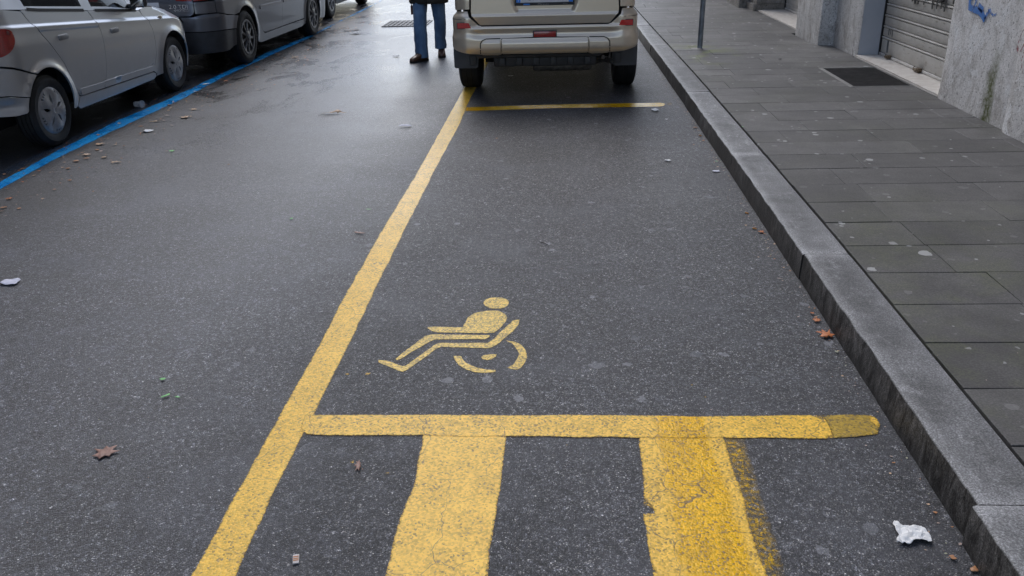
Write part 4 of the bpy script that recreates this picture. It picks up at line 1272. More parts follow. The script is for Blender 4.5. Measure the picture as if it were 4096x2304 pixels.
def cabin(car, stations, xb_of, paint, glassM, side_win, screen, rear_screen, roofname='roof'):
    """upper body from stations (y, zb, zt, xt, crown); xb_of(y, z) gives the half width at the waist"""
    secs = []
    ys = [s[0] for s in stations]
    def interp(y):
        for a, b in zip(stations, stations[1:]):
            if y <= b[0] + 1e-9:
                t = (y - a[0]) / (b[0] - a[0]); return [p + (q - p) * t for p, q in zip(a, b)]
        return list(stations[-1])
    Y = []
    for a, b in zip(ys, ys[1:]):
        k = max(2, int((b - a) / .08)); Y += [a + (b - a) * i / k for i in range(k)]
    Y.append(ys[-1])
    brk = sorted(set([v for w in side_win for v in w] + list(screen) + list(rear_screen)))
    Y = sorted(set([round(y, 4) for y in Y] + [round(b, 4) for b in brk]))
    for y in Y:
        _, zb, zt, xt, cr = interp(y)
        xb = xb_of(y, zb)
        P = [(xb, zb)]
        P.append((xb + (xt - xb) * .06, zb + (zt - zb) * .06))
        P.append((xb + (xt - xb) * .45 + .012 * (zt - zb), zb + (zt - zb) * .5))
        P.append((xt + .008, zt - (zt - zb) * .10))
        P.append((xt - .03, zt + cr * .12))
        for t in (.75, .5, .25, 0): P.append((xt * t * .97, zt + cr * (1 - t * t)))
        secs.append([(x, y, z) for x, z in P] + [(-x, y, z) for x, z in P[-2::-1]])
    n = len(secs[0])
    groups = {}
    for i in range(len(Y) - 1):
        ym = (Y[i] + Y[i + 1]) / 2
        for k in range(n - 1):
            kk = min(k, n - 2 - k)
            key = (roofname, 0)
            if kk in (1, 2):
                for wi, (a, b) in enumerate(side_win):
                    if a < ym < b: key = ('side_window', (wi, k < n / 2))
            if kk >= 4:
                if screen[0] < ym < screen[1]: key = ('windscreen', 0)
                if rear_screen[0] < ym < rear_screen[1]: key = ('rear_window', 0)
            groups.setdefault(key, []).append((i * n + k, i * n + k + 1, (i + 1) * n + k + 1, (i + 1) * n + k))
    V = [p for s in secs for p in s]
    for (nm, _), F in groups.items():
        used = sorted({v for f in F for v in f}); mp = {v: i for i, v in enumerate(used)}
        me = fix_normals(mesh(nm, [V[v] for v in used], [tuple(mp[v] for v in f) for f in F]))
        me.shade_smooth(); me.set_sharp_from_angle(angle=math.radians(45))
        link(nm, me, paint if nm == roofname else glassM, car)

def ribbon_on(name, pts, f, w, mat, parent, off=.001, sides=(1,)):
    """thin strip following the body surface"""
    V, Fc = [], []
    for sg in sides:
        b = len(V)
        P = resample(pts, .03)[:]
        # open polyline: drop the closing segment
        Q = []
        for a, c in zip(pts, pts[1:]):
            k = max(1, int(math.hypot(c[0] - a[0], c[1] - a[1]) / .03))
            Q += [(a[0] + (c[0] - a[0]) * i / k, a[1] + (c[1] - a[1]) * i / k) for i in range(k)]
        Q.append(pts[-1])
        for i, q in enumerate(Q):
            a, c = Q[max(0, i - 1)], Q[min(len(Q) - 1, i + 1)]
            t = Vector((c[0] - a[0], c[1] - a[1])).normalized(); n_ = Vector((-t.y, t.x)) * w / 2
            e = 1e-3
            nn = (f(q[0] + e, q[1]) - f(q[0] - e, q[1])).cross(f(q[0], q[1] + e) - f(q[0], q[1] - e)).normalized()
            if nn.x * 1 + (-nn.y) * (q[0] < .3) < 0: nn = -nn
            for s in (-1, 1):
                p = f(q[0] + n_.x * s, q[1] + n_.y * s) + nn * off
                V.append((p.x * sg, p.y, p.z))
        for i in range(len(Q) - 1): Fc.append((b + 2 * i, b + 2 * i + 1, b + 2 * i + 3, b + 2 * i + 2))
    return link(name, mesh(name, V, Fc), mat, parent)

def seats(car, ys, zb, W, backs=True):
    for (y, h) in ys:
        for x in (-W * .45, W * .45):
            m_ = MB(); m_.box((x, y, zb + .25), (.46, .14, .62), Vector((.25, 0, 0)) and __import__('mathutils').Euler((-.2, 0, 0)), bev=.05)
            m_.box((x, y + .3, zb), (.46, .5, .14), bev=.05)
            s_ = m_.build('seat', M['seat'], car)
            m_ = MB(); m_.box((x, y - .09, zb + .66), (.26, .09, .18), bev=.04); m_.build('headrest', M['seat'], s_)

# ---- silver hatchback (nearest car on the left)
def make_hatchback():
    CENTRES.clear()
    car = empty('parked_car', 'silver five-door hatchback with five-slit hubcaps and dented rear bumper', 'car', (-4.95, 6.11, 0), group='cars parked along the blue line')
    W, L = .83, 3.56
    zc = lambda u: .990 - .080 * (u - .15)
    arches = ((.555, .30), (2.95, .29))
    def inset(u, z, fl=True):
        t = z - zc(min(max(u, -.2), 3.2))
        d = .002 + .018 * sstep(-.020, .010, t) + .014 * sstep(-.16, .0, t) + max(0, t) * .26
        if z < .50: d += (.50 - z) ** 2 * .35
        if z < .36 and .95 < u < 2.5: d += .004
        d += .010 * math.exp(-((z - .86) / .05) ** 2) * 0
        if t < -.05: d += .006 * (1 - math.exp(-((t + .28) / .16) ** 2))
        if fl:
            for (ay, az) in arches:
                r = math.hypot(u - ay, z - az)
                d -= .018 * math.exp(-((r - .325) / .045) ** 2) if r > .325 else .018
        if u > 2.75: d += max(0, z - .60 - (3.5 - u) * .36) * .45
        return d
    f = body_surface(W, .30, .36, L, inset)
    fp = body_surface(W, .30, .36, L, lambda u, z: inset(u, z) - .004)
    sill = lambda u: 1.050 - .101 * (u - .756)
    paint = M['silver']
    S = (1, -1); kw = dict(sides=S, out=outc(L)); kg = dict(gap=.0042, warp=lambda u: -.080 * (u - .15))
    CENTRES[:] = list(f.centres)
    ur, uf = f.ur(0), f.uf(0)
    top = lambda a, b, n=8: [(a + (b - a) * i / n, sill(a + (b - a) * i / n)) for i in range(n + 1)]
    Bl = [(1.424, .306), (1.500, .46), (1.540, .66), (1.552, .80), (1.515, .90), (1.47, .975)]
    rd_rear = [(1.005, .320), (.955, .385), (.90, .50), (.845, .617), (.755, .74), (.67, .846), (.61, .92), (.56, .979)]
    panel('rear_door', rd_rear[:1] + [(1.03, .312)] + Bl + top(1.46, .52)[1:] + rd_rear[::-1][:-1], f, paint, car, step=.025, grid=.018, **kg, **kw)
    fd_front = [(2.442, .290), (2.467, .334), (2.52, .45), (2.548, .56), (2.548, .70), (2.52, .765), (2.455, .83), (2.43, .875)]
    panel('front_door', [(1.43, .306), (2.42, .284)] + fd_front + top(2.42, 1.475) + Bl[::-1][1:], f, paint, car, step=.025, grid=.018, **kg, **kw)
    A1 = arc(.555, .30, .325, 113, -11, 22)
    panel('rear_wing', [(-.10, .745), (.0, .727), (.185, .687), (.427, .600)] + A1[1:] + [(.875, .235), (.955, .235), (1.0, .315)] + rd_rear[1:] + [(.515, 1.065)] + [(.3, 1.098), (.02, 1.12), (-.10, 1.12)], f, paint, car, step=.025, grid=.018, **kg, **kw)
    panel('sill', [(.96, .235), (1.005, .312), (1.424, .300), (2.44, .280), (2.487, .262), (2.50, .225), (2.45, .205), (1.7, .20), (1.0, .205)], f, paint, car, step=.025, grid=.018, **kg, **kw)
    A2 = arc(2.95, .29, .332, 190, 36, 24)
    hood = [(3.40, .655), (3.28, .735), (3.15, .79), (3.0, .845), (2.8, .885), (2.6, .90), (2.44, .895)]
    panel('front_wing', [(2.505, .225)] + A2 + [(3.36, .60)] + hood + fd_front[::-1][1:] + [(2.49, .262)], f, paint, car, step=.025, grid=.018, **kg, **kw)
    A3 = arc(2.95, .29, .332, 34, -14, 10)
    panel('front_bumper', A3[::-1][:1] + A3[::-1][1:] + [(3.36, .585), (3.6, .57), (uf, .56), (uf, .20), (3.4, .20)], f, paint, car, step=.04, **kw)
    panel('headlamp', [(3.43, .60), (3.66, .59), (3.85, .60), (3.85, .68), (3.62, .735), (3.45, .69)], f, M['glass_dark'], car, step=.04, **kw)
    A4 = arc(.555, .30, .325, 115, 153, 8)
    panel('rear_bumper', A4 + [(.10, .485), (-.1, .49), (ur, .49), (ur, .735), (-.1, .735), (0, .717), (.185, .677)], f, paint, car, step=.03, **kg, **kw)
    def fd(u, z):
        p = f(u, z); k = .022 * math.exp(-((u - .10) / .10) ** 2 - ((z - .40) / .05) ** 2) + .012 * math.exp(-((u + .06) / .06) ** 2 - ((z - .42) / .06) ** 2)
        return p + Vector((-.012 - k, .012 + k * .7, 0))
    A5 = arc(.555, .30, .325, 154, 172, 5)
    panel('rear_bumper_skirt', A5 + [(.215, .33), (.144, .323), (0, .335), (ur, .345), (ur, .482), (-.1, .482), (.10, .477)], fd, paint, car, step=.022, **kw)
    panel('tail_lamp', smooth2([(-.02, .80), (.08, .765), (.19, .79), (.272, .86), (.285, .92), (.245, .965), (.14, .972), (.0, .968)]), lambda u, z: fp(u, z), M['darklamp'], car, step=.025, gap=0, **kw)
    panel('tailgate', [(-.11, .745), (ur, .735), (ur, 1.13), (-.11, 1.12)], f, paint, car, step=.06, **kw)
    # door mouldings, handles
    for a, b in ((1.03, 1.418), (1.436, 2.455)):
        z0, z1 = .318 - .02 * (a - 1), .318 - .02 * (b - 1)
        panel('side_moulding', [(a, z0), (b, z1), (b + (.02 if b < 2 else 0), z1 + .052), (a - .02, z0 + .058)], lambda u, z: f(u, z) + Vector((.007, 0, 0)), paint, car, step=.05, gap=0, depth=.010, **kw)
    for (u, z) in ((.925, .812), (1.79, .76)):
        for sg in S:
            cup = []
            P = f(u + .01, z - .018)
            m_ = MB(); m_.lathe([(-.001, .046), (.0022, .040), (.0015, .034), (-.006, .020), (-.008, .002)], 24, 'X', P + Vector((-.002, 0, -.012)))
            h_ = m_.build('handle_recess', paint, car)
            m_ = MB(); m_.box(f(u, z) + Vector((-.001, 0, .006)), (.028, .150, .046), bev=.0135)
            hd = m_.build('door_handle', M['handle'], car)
            if sg < 0:
                for o_ in (h_, hd):
                    o_.scale = (-1, 1, 1)
    m_ = MB(); m_.box(f(2.80, .775) + Vector((.002, 0, 0)), (.018, .075, .038), bev=.009); m_.build('side_indicator', M['amber'], car)
    ribbon_on('window_seal', [(.60, sill(.60) + .004), (.756, sill(.756) - .001), (1.42, sill(1.42) - .001)], f, .024, M['seam'], car, .0035, S)
    ribbon_on('window_seal', [(1.60, sill(1.60) - .001), (2.36, sill(2.36) - .001)], f, .024, M['seam'], car, .0035, S)
    # bonnet and cabin
    xb = lambda y, z: f(min(max(y, .12), 3.4), z).x - .002
    st = [(.02, 1.125, 1.15, .62, .01), (.10, 1.12, 1.30, .58, .02), (.22, 1.105, 1.42, .57, .04), (.70, 1.058, 1.475, .575, .04), (1.40, .985, 1.50, .575, .04), (1.85, .94, 1.46, .565, .04), (2.42, .885, 1.04, .62, .05), (2.60, .905, .955, .66, .04)]
    cabin(car, st, xb, paint, M['glass'], [(.60, 1.42), (1.58, 2.30)], (1.92, 2.56), (.04, .21))
    secs = []
    V, Fc = [], []
    ys = [2.56, 2.7, 2.85, 3.0, 3.12, 3.24, 3.34, 3.42, 3.49, 3.53, 3.55]
    zs = [.905, .895, .875, .848, .808, .762, .708, .655, .60, .57, .56]
    for y, z in zip(ys, zs):
        xx = f(min(y, 3.42), z).x if y < 3.3 else f(3.3, z).x - (y - 3.3) ** 2 * 2.2
        for t in (-1, -.93, -.85, -.6, -.3, 0, .3, .6, .85, .93, 1):
            V.append((xx * t, y, z + .055 * (1 - abs(t) ** 2.6) * (1 if y < 3.3 else max(.1, 1 - (y - 3.3) * 3))))
    n = 11
    for i in range(len(ys) - 1):
        for k in range(n - 1): Fc.append((i * n + k, i * n + k + 1, (i + 1) * n + k + 1, (i + 1) * n + k))
    link('bonnet', fix_normals(mesh('bonnet', V, Fc)), paint, car)
    # interior; underbody is a black inner box so gaps and arches read dark
    m_ = MB(); m_.box((0, 1.75, .38), (1.10, 3.3, .36)); m_.box((0, 1.75, .25), (1.1, 2.2, .08)); m_.build('underbody', M['black'], car)
    m_ = MB(); m_.box((0, 1.6, .66), (1.50, .9, .5)); m_.box((0, .55, .82), (1.46, .75, .3)); m_.build('cabin_floor', M['interior'], car)
    m_ = MB(); m_.box((0, 2.35, .80), (1.40, .35, .18), bev=.05); m_.build('dashboard', M['interior'], car)
    m_ = MB(); m_.lathe([(-.008, .17), (0, .185), (.008, .17), (0, .16)], 28, 'Y', (-.33, 2.08, .93), closed=True); m_.build('steering_wheel', M['plastic'], car)
    seats(car, ((.95, 1), (1.75, 1)), .62, .72)
    for sg in (1, -1):
        m_ = MB(); m_.box((sg * .86, 2.28, .985), (.16, .09, .13), bev=.035); m_.box((sg * .77, 2.30, .93), (.08, .05, .05), bev=.01)
        mi = m_.build('wing_mirror', M['plastic'], car)
        m_ = MB(); m_.box((sg * .865, 2.232, .985), (.125, .006, .10), bev=.002); m_.build('mirror_glass', M['chrome'], mi)
    m_ = MB(); m_.tube([(.55, 2.05, .24), (.6, 2.15, .20), (.58, 2.2, .17)], .02, 8); m_.build('jacking_bracket', M['black'], car)
    for (y, r) in ((.555, .285), (2.95, .285)):
        for sg in (1, -1):
            make_wheel(car, sg * .818, y, r, .175, .188, 'cap', M['hubcap'], sg)
    return car
make_hatchback()

# ---- dark grey estate
def make_estate(loc, rz, label, paint, kind, cat='car', text_=True, rimM=None, detail=True):
    car = empty('parked_car', label, cat, loc, rz, group='cars parked along the blue line')
    W, L = .91, 4.74
    zc = lambda u: .86 - .012 * u
    arches = ((.95, .335), (3.72, .325))
    def inset(u, z):
        t = z - zc(u)
        d = .002 + .02 * sstep(-.05, .02, t) + max(0, t) * .28
        if z < .45: d += (.45 - z) ** 2 * .5
        if t < -.06: d += .012 * (1 - math.exp(-((t + .2) / .14) ** 2))
        for (ay, az) in arches:
            r = math.hypot(u - ay, z - az)
            d -= .012 * math.exp(-((r - .37) / .05) ** 2) if r > .37 else .012
        # bumper shelf under the tailgate
        if u < .35: d += .018 * sstep(.650, .70, z) * (1 - sstep(.1, .35, u))
        return d
    f = body_surface(W, .34, .40, L, inset)
    S = (1, -1); kw = dict(sides=S, out=outc(L))
    CENTRES[:] = list(f.centres)
    ur, uf = f.ur(0), f.uf(0)
    sill = lambda u: .985 - .012 * u
    A1 = arc(.95, .335, .37, 130, -12, 22)
    rdr = [(1.62, .305), (1.52, .33), (1.46, .40), (1.40, .52), (1.36, .63), (1.20, .76), (1.05, .86)]
    panel('rear_wing', [(.20, .70), (.40, .66), (.62, .63)] + A1[1:] + [(1.34, .22), (1.60, .22), (1.61, .29)] + rdr[1:] + [(1.0, .97), (.20, .975)], f, paint, car, step=.025, grid=.018, **kw)
    Bl = [(2.27, .305), (2.33, .50), (2.36, .66), (2.36, .80), (2.33, .95)]
    panel('rear_door', [rdr[0]] + Bl + [(1.02, .965)] + rdr[::-1][:-1], f, paint, car, step=.05, **kw)
    fdf = [(3.30, .30), (3.36, .45), (3.385, .62), (3.36, .78), (3.30, .94)]
    panel('front_door', [(2.28, .305)] + fdf + Bl[::-1], f, paint, car, step=.05, **kw)
    panel('sill', [(1.36, .215), (1.62, .292), (2.3, .292), (3.31, .287), (3.35, .22), (3.2, .19), (1.5, .19)], f, paint, car, step=.06, **kw)
    A2 = arc(3.72, .325, .375, 190, 25, 22)
    panel('front_wing', [(3.32, .24)] + A2 + [(4.3, .58), (4.42, .66), (4.2, .80), (3.8, .88), (3.32, .935)] + fdf[::-1][1:], f, paint, car, step=.05, **kw)
    A3 = arc(3.72, .325, .375, 23, -16, 8)
    panel('front_bumper', A3[::-1] + [(4.28, .565), (4.6, .60), (uf, .60), (uf, .20), (4.3, .20)], f, paint, car, step=.06, **kw)
    A4 = arc(.95, .335, .37, 131, 158, 8)
    panel('rear_bumper', A4[:1] + A4[1:] + [(.3, .495), (0, .50), (ur, .515), (ur, .672), (-.12, .668), (.02, .69), (.20, .69), (.40, .65)], f, paint, car, step=.03, **kw)
    A5 = arc(.95, .335, .37, 160, 188, 6)
    panel('lower_bumper', A5 + [(.50, .27), (.40, .245), (0, .25), (ur, .25), (ur, .508), (0, .493), (.3, .487)], lambda u, z: f(u, z) + Vector((-.004, .004, 0)), M['plastic'] if text_ else paint, car, step=.04, **kw)
    xg = .68
    gate = [(f.ur(xg), .83), (f.ur(xg), .735), (f.ur(xg - .015), .70), (f.ur(xg - .06), .680), (ur, .675), (ur, 1.0), (f.ur(xg - .02), 1.0)]
    panel('tailgate', gate, f, paint, car, step=.025, grid=.018, **kw)
    panel('rear_corner', [(f.ur(xg) + .004, .70), (.19, .70), (.19, .83), (f.ur(xg) + .004, .83)], f, paint, car, step=.03, **kw)
    panel('tail_lamp', [(f.ur(xg) + .006, .84), (.08, .845), (.26, .86), (.30, .93), (.2, .985), (f.ur(xg) + .006, .99)], f, M['redlamp'], car, step=.03, **kw)
    panel('tail_lamp', [(f.ur(xg) - .006, .842), (f.ur(xg - .20), .85), (f.ur(xg - .24), .90), (f.ur(xg - .15), .97), (f.ur(xg) - .006, .97)], lambda u, z: f(u, z) + Vector((0, -.003, 0)), M['redlamp'], car, step=.03, gap=0, **kw)
    for u0, u1 in ((1.47, 2.33), (2.39, 3.30)):
        panel('side_moulding', [(u0, .615), (u1, .605), (u1, .645), (u0, .655)], lambda u, z: f(u, z) + Vector((.010, 0, 0)), paint, car, step=.08, gap=0, **kw)
    xb = lambda y, z: f(min(max(y, .25), 4.3), z).x - .002
    st = [(.06, 1.0, 1.03, .72, .01), (.30, .985, 1.38, .62, .03), (1.0, .97, 1.45, .62, .04), (2.3, .955, 1.49, .62, .04), (2.9, .95, 1.44, .60, .04), (3.55, .935, .99, .68, .05), (3.75, .90, .93, .72, .04), (4.2, .80, .83, .66, .04), (4.55, .68, .70, .55, .03), (4.70, .60, .61, .5, .02)]
    cabin(car, st, xb, paint, M['glass_dark'], [(.35, 1.0), (1.1, 2.28), (2.38, 3.25)], (2.95, 3.58), (.08, .28))
    m_ = MB(); m_.box((0, 2.35, .45), (1.15, 4.4, .44)); m_.box((0, 2.3, .30), (1.5, 1.6, .06)); m_.build('underbody', M['black'], car)  # black core behind the panels, keeps seams and wheel arches dark
    m_ = MB(); m_.box((0, 1.7, .72), (1.6, 1.0, .4)); m_.box((0, .7, .78), (1.5, .9, .3)); m_.build('cabin_floor', M['interior'], car)
    for y in (.95, 3.72):
        for sg in (1, -1):
            make_wheel(car, sg * .905, y, .325 if y < 2 else .32, .22, .215, kind, rimM or M['alloy'], sg)
    if text_:
        e = f(f.ur(.50), .775)
        text('lettering', '2.0 TDI', .062, M['chrome'], car, (.50, e.y - .004, .782), (PI / 2, 0, 0), .002, sx=1.2)
        text('lettering', '4MOTION', .036, M['chrome'], car, (.53, e.y - .004, .743), (PI / 2, 0, 0), .002, sx=1.15)
        m_ = MB(); m_.lathe([(-.004, .055), (.004, .052), (.004, .045), (-.002, .043)], 28, 'Y', (.0, e.y - .006, .865)); m_.build('badge_ring', M['chrome'], car)
        m_ = MB(); m_.box((0, e.y - .004, .775), (.54, .008, .12), bev=.002); m_.build('number_plate', M['plate'], car)
    return car
make_estate((-4.885, 9.93, 0), math.radians(-1.8), 'dark grey estate car with nine-spoke alloy wheels in the middle of the row', M['graphite'], 'nine')
make_estate((-5.14, 15.22, 0), math.radians(-.8), 'darkest parked car with silver spoked wheel, farthest in the row', M['darkcar'], 'seven', text_=False, rimM=M['hubcap'])

# ---- champagne SUV seen from behind
def make_suv():
    car = empty('parked_suv', 'champagne SUV seen from behind, parked beyond the far yellow bar', 'suv', (-.150, 8.10, 0), math.radians(.9))
    W, L = .8825, 4.45
    paint = M['champagne']
    def ins_b(u, z):                      # bumper
        d = .004 + .020 * sstep(.59, .64, z) - .016 * sstep(.655, .688, z)
        d += .030 * sstep(.690, .716, z) if z < .76 else .030
        if z < .53: d += (.53 - z) ** 2 * 7.5
        return d
    def ins_bc(u, z):                     # raised bumper corners
        d = .004 + .012 * sstep(.60, .66, z)
        d += .050 * sstep(.775, .852, z) ** 1.4
        if z < .53: d += (.53 - z) ** 2 * 7.5
        return d
    def ins(u, z):
        k = 1 - sstep(f0.ur(.70), f0.ur(.60), u) if False else 0
        x = None
        return 0
    f0 = body_surface(W, .17, .45, L, lambda u, z: 0)
    uxs = f0.ur
    def ins_mix(u, z):
        t = sstep(uxs(.60), uxs(.72), u)          # 0 in the middle, 1 at the corners
        return ins_b(u, z) * (1 - t) + ins_bc(u, z) * t
    f = body_surface(W, .17, .45, L, ins_mix)
    kw = dict(sides=(1, -1), out=outc(L))
    CENTRES[:] = list(f.centres)
    ur = f0.ur(0)
    def low(x): return .455 + .02 * sstep(.5, .8, x)
    bump = [(ur, .712), (uxs(.585), .712), (uxs(.615), .722), (uxs(.70), .800), (uxs(.712), .845), (uxs(.745), .848), (.05, .845), (.30, .838), (.46, .80),
            (.50, .62), (.46, .60), (.33, .585), (.18, .54), (.06, .49), (uxs(.74), .465), (uxs(.6), .452), (ur, .452)]
    panel('rear_bumper', bump, f, paint, car, step=.02, **kw)
    ribbon_on('corner_seam', [(uxs(.695), .775), (uxs(.74), .777), (-.02, .777), (.15, .777), (.45, .77)], f, .004, M['seam'], car, .0008, (1, -1))
    # raised lower panels
    fl = body_surface(W, .17, .45, L, lambda u, z: -.034 + .022 * sstep(.565, .603, z) + (max(0, .53 - z) ** 2) * 7.5)
    panel('bumper_insert', [(ur, .604), (uxs(.394), .604), (uxs(.402), .596), (uxs(.402), .470), (uxs(.392), .460), (ur, .458)], fl, paint, car, step=.02, depth=.03, **kw)
    ce = [(uxs(.412), .600), (uxs(.545), .597), (uxs(.575), .585), (uxs(.592), .56), (uxs(.598), .47), (uxs(.585), .452), (uxs(.44), .448), (uxs(.412), .455)]
    panel('bumper_end_cap', ce, fl, paint, car, step=.02, depth=.03, **kw)
    for pts in ([(uxs(.40), .452), (uxs(.402), .60), (ur, .608)], [(uxs(.412), .603), (uxs(.547), .601), (uxs(.582), .588), (uxs(.602), .56), (uxs(.606), .462)]):
        ribbon_on('panel_seam', pts, f, .009, M['seam'], car, .0012, (1, -1))
    # tailgate
    def ins_g(u, z):
        x = uxs(0) and None
        d = .034 + max(0, .800 - z) * .22
        d -= 0.0
        d += .014 * sstep(.800, .816, z) + max(0, z - .816) * .03
        xx = (u - ur)                                    # distance from centre along the face
        rec = (1 - sstep(.262, .312, abs(xx) + max(0, .90 - z) * .45)) * sstep(.822, .842, z) * (1 - sstep(1.02, 1.04, z))
        return d + .024 * rec
    fg = body_surface(W, .17, .45, L, ins_g)
    panel('tailgate', [(ur, .717), (uxs(.598), .717), (uxs(.606), .722), (uxs(.680), .808), (uxs(.684), .85), (uxs(.672), 1.05), (ur, 1.05)], fg, paint, car, step=.016, depth=.03, **kw)
    # body side above the bumper corner
    def ins_s(u, z): return .045 + max(0, z - .95) * .12 - .02 * sstep(.1, .5, u)
    fs = body_surface(W, .17, .45, L, ins_s)
    panel('rear_pillar', [(uxs(.694), .862), (.02, .858), (.26, .85), (.30, 1.10), (uxs(.69), 1.10)], fs, paint, car, step=.03, depth=.03, **kw)
    panel('tail_lamp', [(uxs(.69), 1.11), (.02, 1.11), (.22, 1.12), (.20, 1.45), (uxs(.64), 1.45)], fs, M['redlamp'], car, step=.05, **kw)
    A1 = arc(.93, .36, .43, 165, 10, 20)
    panel('rear_wing', [(.27, .852), (.46, .815), (.51, .63), (.52, .50)] + A1[2:] + [(1.36, .46), (1.5, .70), (1.5, 1.10), (.31, 1.10)], fs, paint, car, step=.05, **kw)
    panel('rear_door', [(1.50, .50), (2.35, .45), (2.35, 1.08), (1.51, 1.09)], fs, paint, car, step=.08, **kw)
    panel('front_door', [(2.36, .45), (3.1, .42), (3.2, .70), (3.2, 1.06), (2.36, 1.08)], fs, paint, car, step=.08, **kw)
    A2 = arc(3.56, .36, .43, 160, 15, 18)
    panel('front_wing', [(3.12, .45)] + A2 + [(4.1, .5), (4.2, .8), (4.2, .95), (3.22, 1.04), (3.21, .7)], fs, paint, car, step=.08, **kw)
    panel('front_bumper', [(4.01, .40), (4.15, .5), (4.25, .8), (f0.uf(0), .85), (f0.uf(0), .18), (4.1, .18)], fs, paint, car, step=.1, **kw)  # unseen from behind; lower edge brought down to darken the ground beneath
    panel('lower_cladding', [(1.34, .36), (1.38, .46), (3.08, .42), (3.10, .30), (1.4, .30)], fs, M['plastic'], car, step=.1, **kw)
    xb = lambda y, z: W - ins_s(y, z) - .002 - (.06 if y < .05 else 0)
    st = [(.075, 1.04, 1.06, .76, .01), (.16, 1.06, 1.50, .66, .02), (.36, 1.10, 1.62, .65, .03), (2.3, 1.08, 1.66, .64, .04), (2.8, 1.06, 1.58, .62, .04), (3.35, 1.04, 1.10, .68, .05), (3.5, 1.0, 1.03, .74, .05), (4.2, .93, .95, .66, .05), (4.4, .82, .84, .6, .03)]
    cabin(car, st, xb, paint, M['glass_dark'], [(.45, 1.45), (1.55, 2.3), (2.4, 3.0)], (2.82, 3.38), (.17, .34))
    # lamps on the bumper
    for sg in (1, -1):
        q = f(uxs(.75), .722)
        V = [(.683, .699), (.811, .699), (.811, .747), (.705, .747)]
        yb = q.y - .002
        vv = [(sg * x, yb - (.004 if k < 4 else 0), z) for k, (x, z) in enumerate(V)] + [(sg * x, yb + .02, z) for x, z in V]
        fr = [(sg * (x + (x > .75) * .006 - (x < .75) * .007), yb + .0015, z + (.006 if z > .72 else -.006)) for x, z in V]
        link('reflector_frame', fix_normals(mesh('reflector_frame', fr, [(0, 1, 2, 3)], False)), M['plastic'], car)
        link('reflector', fix_normals(mesh('reflector', vv, [(0, 1, 2, 3), (0, 1, 5, 4), (1, 2, 6, 5), (2, 3, 7, 6), (3, 0, 4, 7)], False)), M['reflector'], car)
    y0 = f(ur, .635).y
    m_ = MB(); m_.box((0, y0 - .004, .634), (.222, .03, .064), bev=.006); fgk = m_.build('fog_lamp_housing', M['plastic'], car)
    m_ = MB(); m_.box((0, y0 - .018, .634), (.205, .008, .050), bev=.003); m_.build('rear_fog_lamp', M['darklamp'], car)
    # number plate
    yp = fg(ur, .95).y
    m_ = MB(); m_.box((0, yp - .012, .954), (.548, .014, .140), bev=.006); pl = m_.build('plate_frame', M['plastic'], car)
    m_ = MB(); m_.box((0, yp - .021, .966), (.52, .006, .110), bev=.002); pp = m_.build('number_plate', M['plate'], car)
    for x in (-.241, .241):
        m_ = MB(); m_.box((x, yp - .0248, .966), (.038, .002, .108)); m_.build('plate_band', M['plateblue'], pp)
    text('plate_letter', 'I', .035, M['plate'], pp, (-.241, yp - .0265, .932), (PI / 2, 0, 0), .0005)
    text('plate_lettering', 'CP 984DF', .098, M['ink'], pp, (0, yp - .0246, .963), (PI / 2, 0, 0), .0006, sx=.84)
    text('frame_lettering', 'Mirauto', .022, M['greytext'], pl, (-.01, yp - .0198, .896), (PI / 2, 0, 0), .0004, sx=1.5)
    text('frame_lettering', 'ROMA', .012, M['greytext'], pl, (.19, yp - .0198, .897), (PI / 2, 0, 0), .0004, sx=1.3)
    m_ = MB(); m_.box((-.165, yp - .0195, .896), (.06, .001, .012)); m_.build('frame_logo', M['plateblue'], pl)
    # underside: skid valance with teeth, silencer, tail pipe, axle
    m_ = MB(); m_.box((0, .32, .375), (1.0, .10, .15), bev=.02); m_.box((-.06, .27, .43), (1.2, .16, .07), bev=.02)
    va = m_.build('rear_valance', M['plastic'], car)
    for k in range(6):
        m_ = MB(); m_.box((-.415 + k * .165, .255, .355), (.060, .05, .075), bev=.008); m_.build('valance_rib', M['plastic'], va)
    m_ = MB()
    m_.lathe([(-.29, .010), (-.29, .055), (-.27, .068), (.27, .068), (.29, .055), (.29, .010)], 26, 'X', (.17, .52, .265))
    for v in m_.bm.verts: v.co.z = .265 + (v.co.z - .265) * .72
    m_.build('silencer', M['exhaust'], car)
    m_ = MB(); m_.tube([(.46, .52, .30), (.54, .44, .325), (.60, .30, .345), (.635, .20, .350), (.64, .16, .350)], .026, 14, cap=False); m_.tube([(.46, .50, .335), (.52, .36, .37), (.56, .25, .38)], .02, 8)
    tp = m_.build('tail_pipe', M['exhaust'], car)
    m_ = MB(); m_.lathe([(.161, .022), (.17, .001)], 14, 'Y', (.64, 0, .350)); m_.build('pipe_opening', M['seam'], tp)
    m_ = MB(); m_.tube([(-.62, .93, .36), (-.35, .90, .34), (.35, .90, .34), (.62, .93, .36)], .035, 10)
    for sg in (1, -1):
        m_.tube([(sg * .64, .95, .33), (sg * .45, .82, .40), (sg * .40, .74, .44)], .018, 8)
        m_.tube([(sg * .66, .93, .30), (sg * .40, .93, .36)], .02, 8)
        m_.tube([(sg * .60, .98, .36), (sg * .58, 1.0, .60)], .035, 10)
    m_.build('rear_suspension', M['black'], car)
    m_ = MB(); m_.box((0, .75, .56), (1.1, 1.2, .26)); m_.box((0, 2.5, .36), (1.3, 2.4, .34)); m_.box((0, 3.9, .36), (1.2, .9, .40)); m_.build('underbody', M['black'], car)  # floor boxes hang low to keep light from under the car
    m_ = MB(); m_.box((0, 1.9, .85), (1.55, 3.0, .5)); m_.build('cabin_floor', M['interior'], car)
    seats(car, ((1.1, 1), (2.0, 1)), .98, .75)
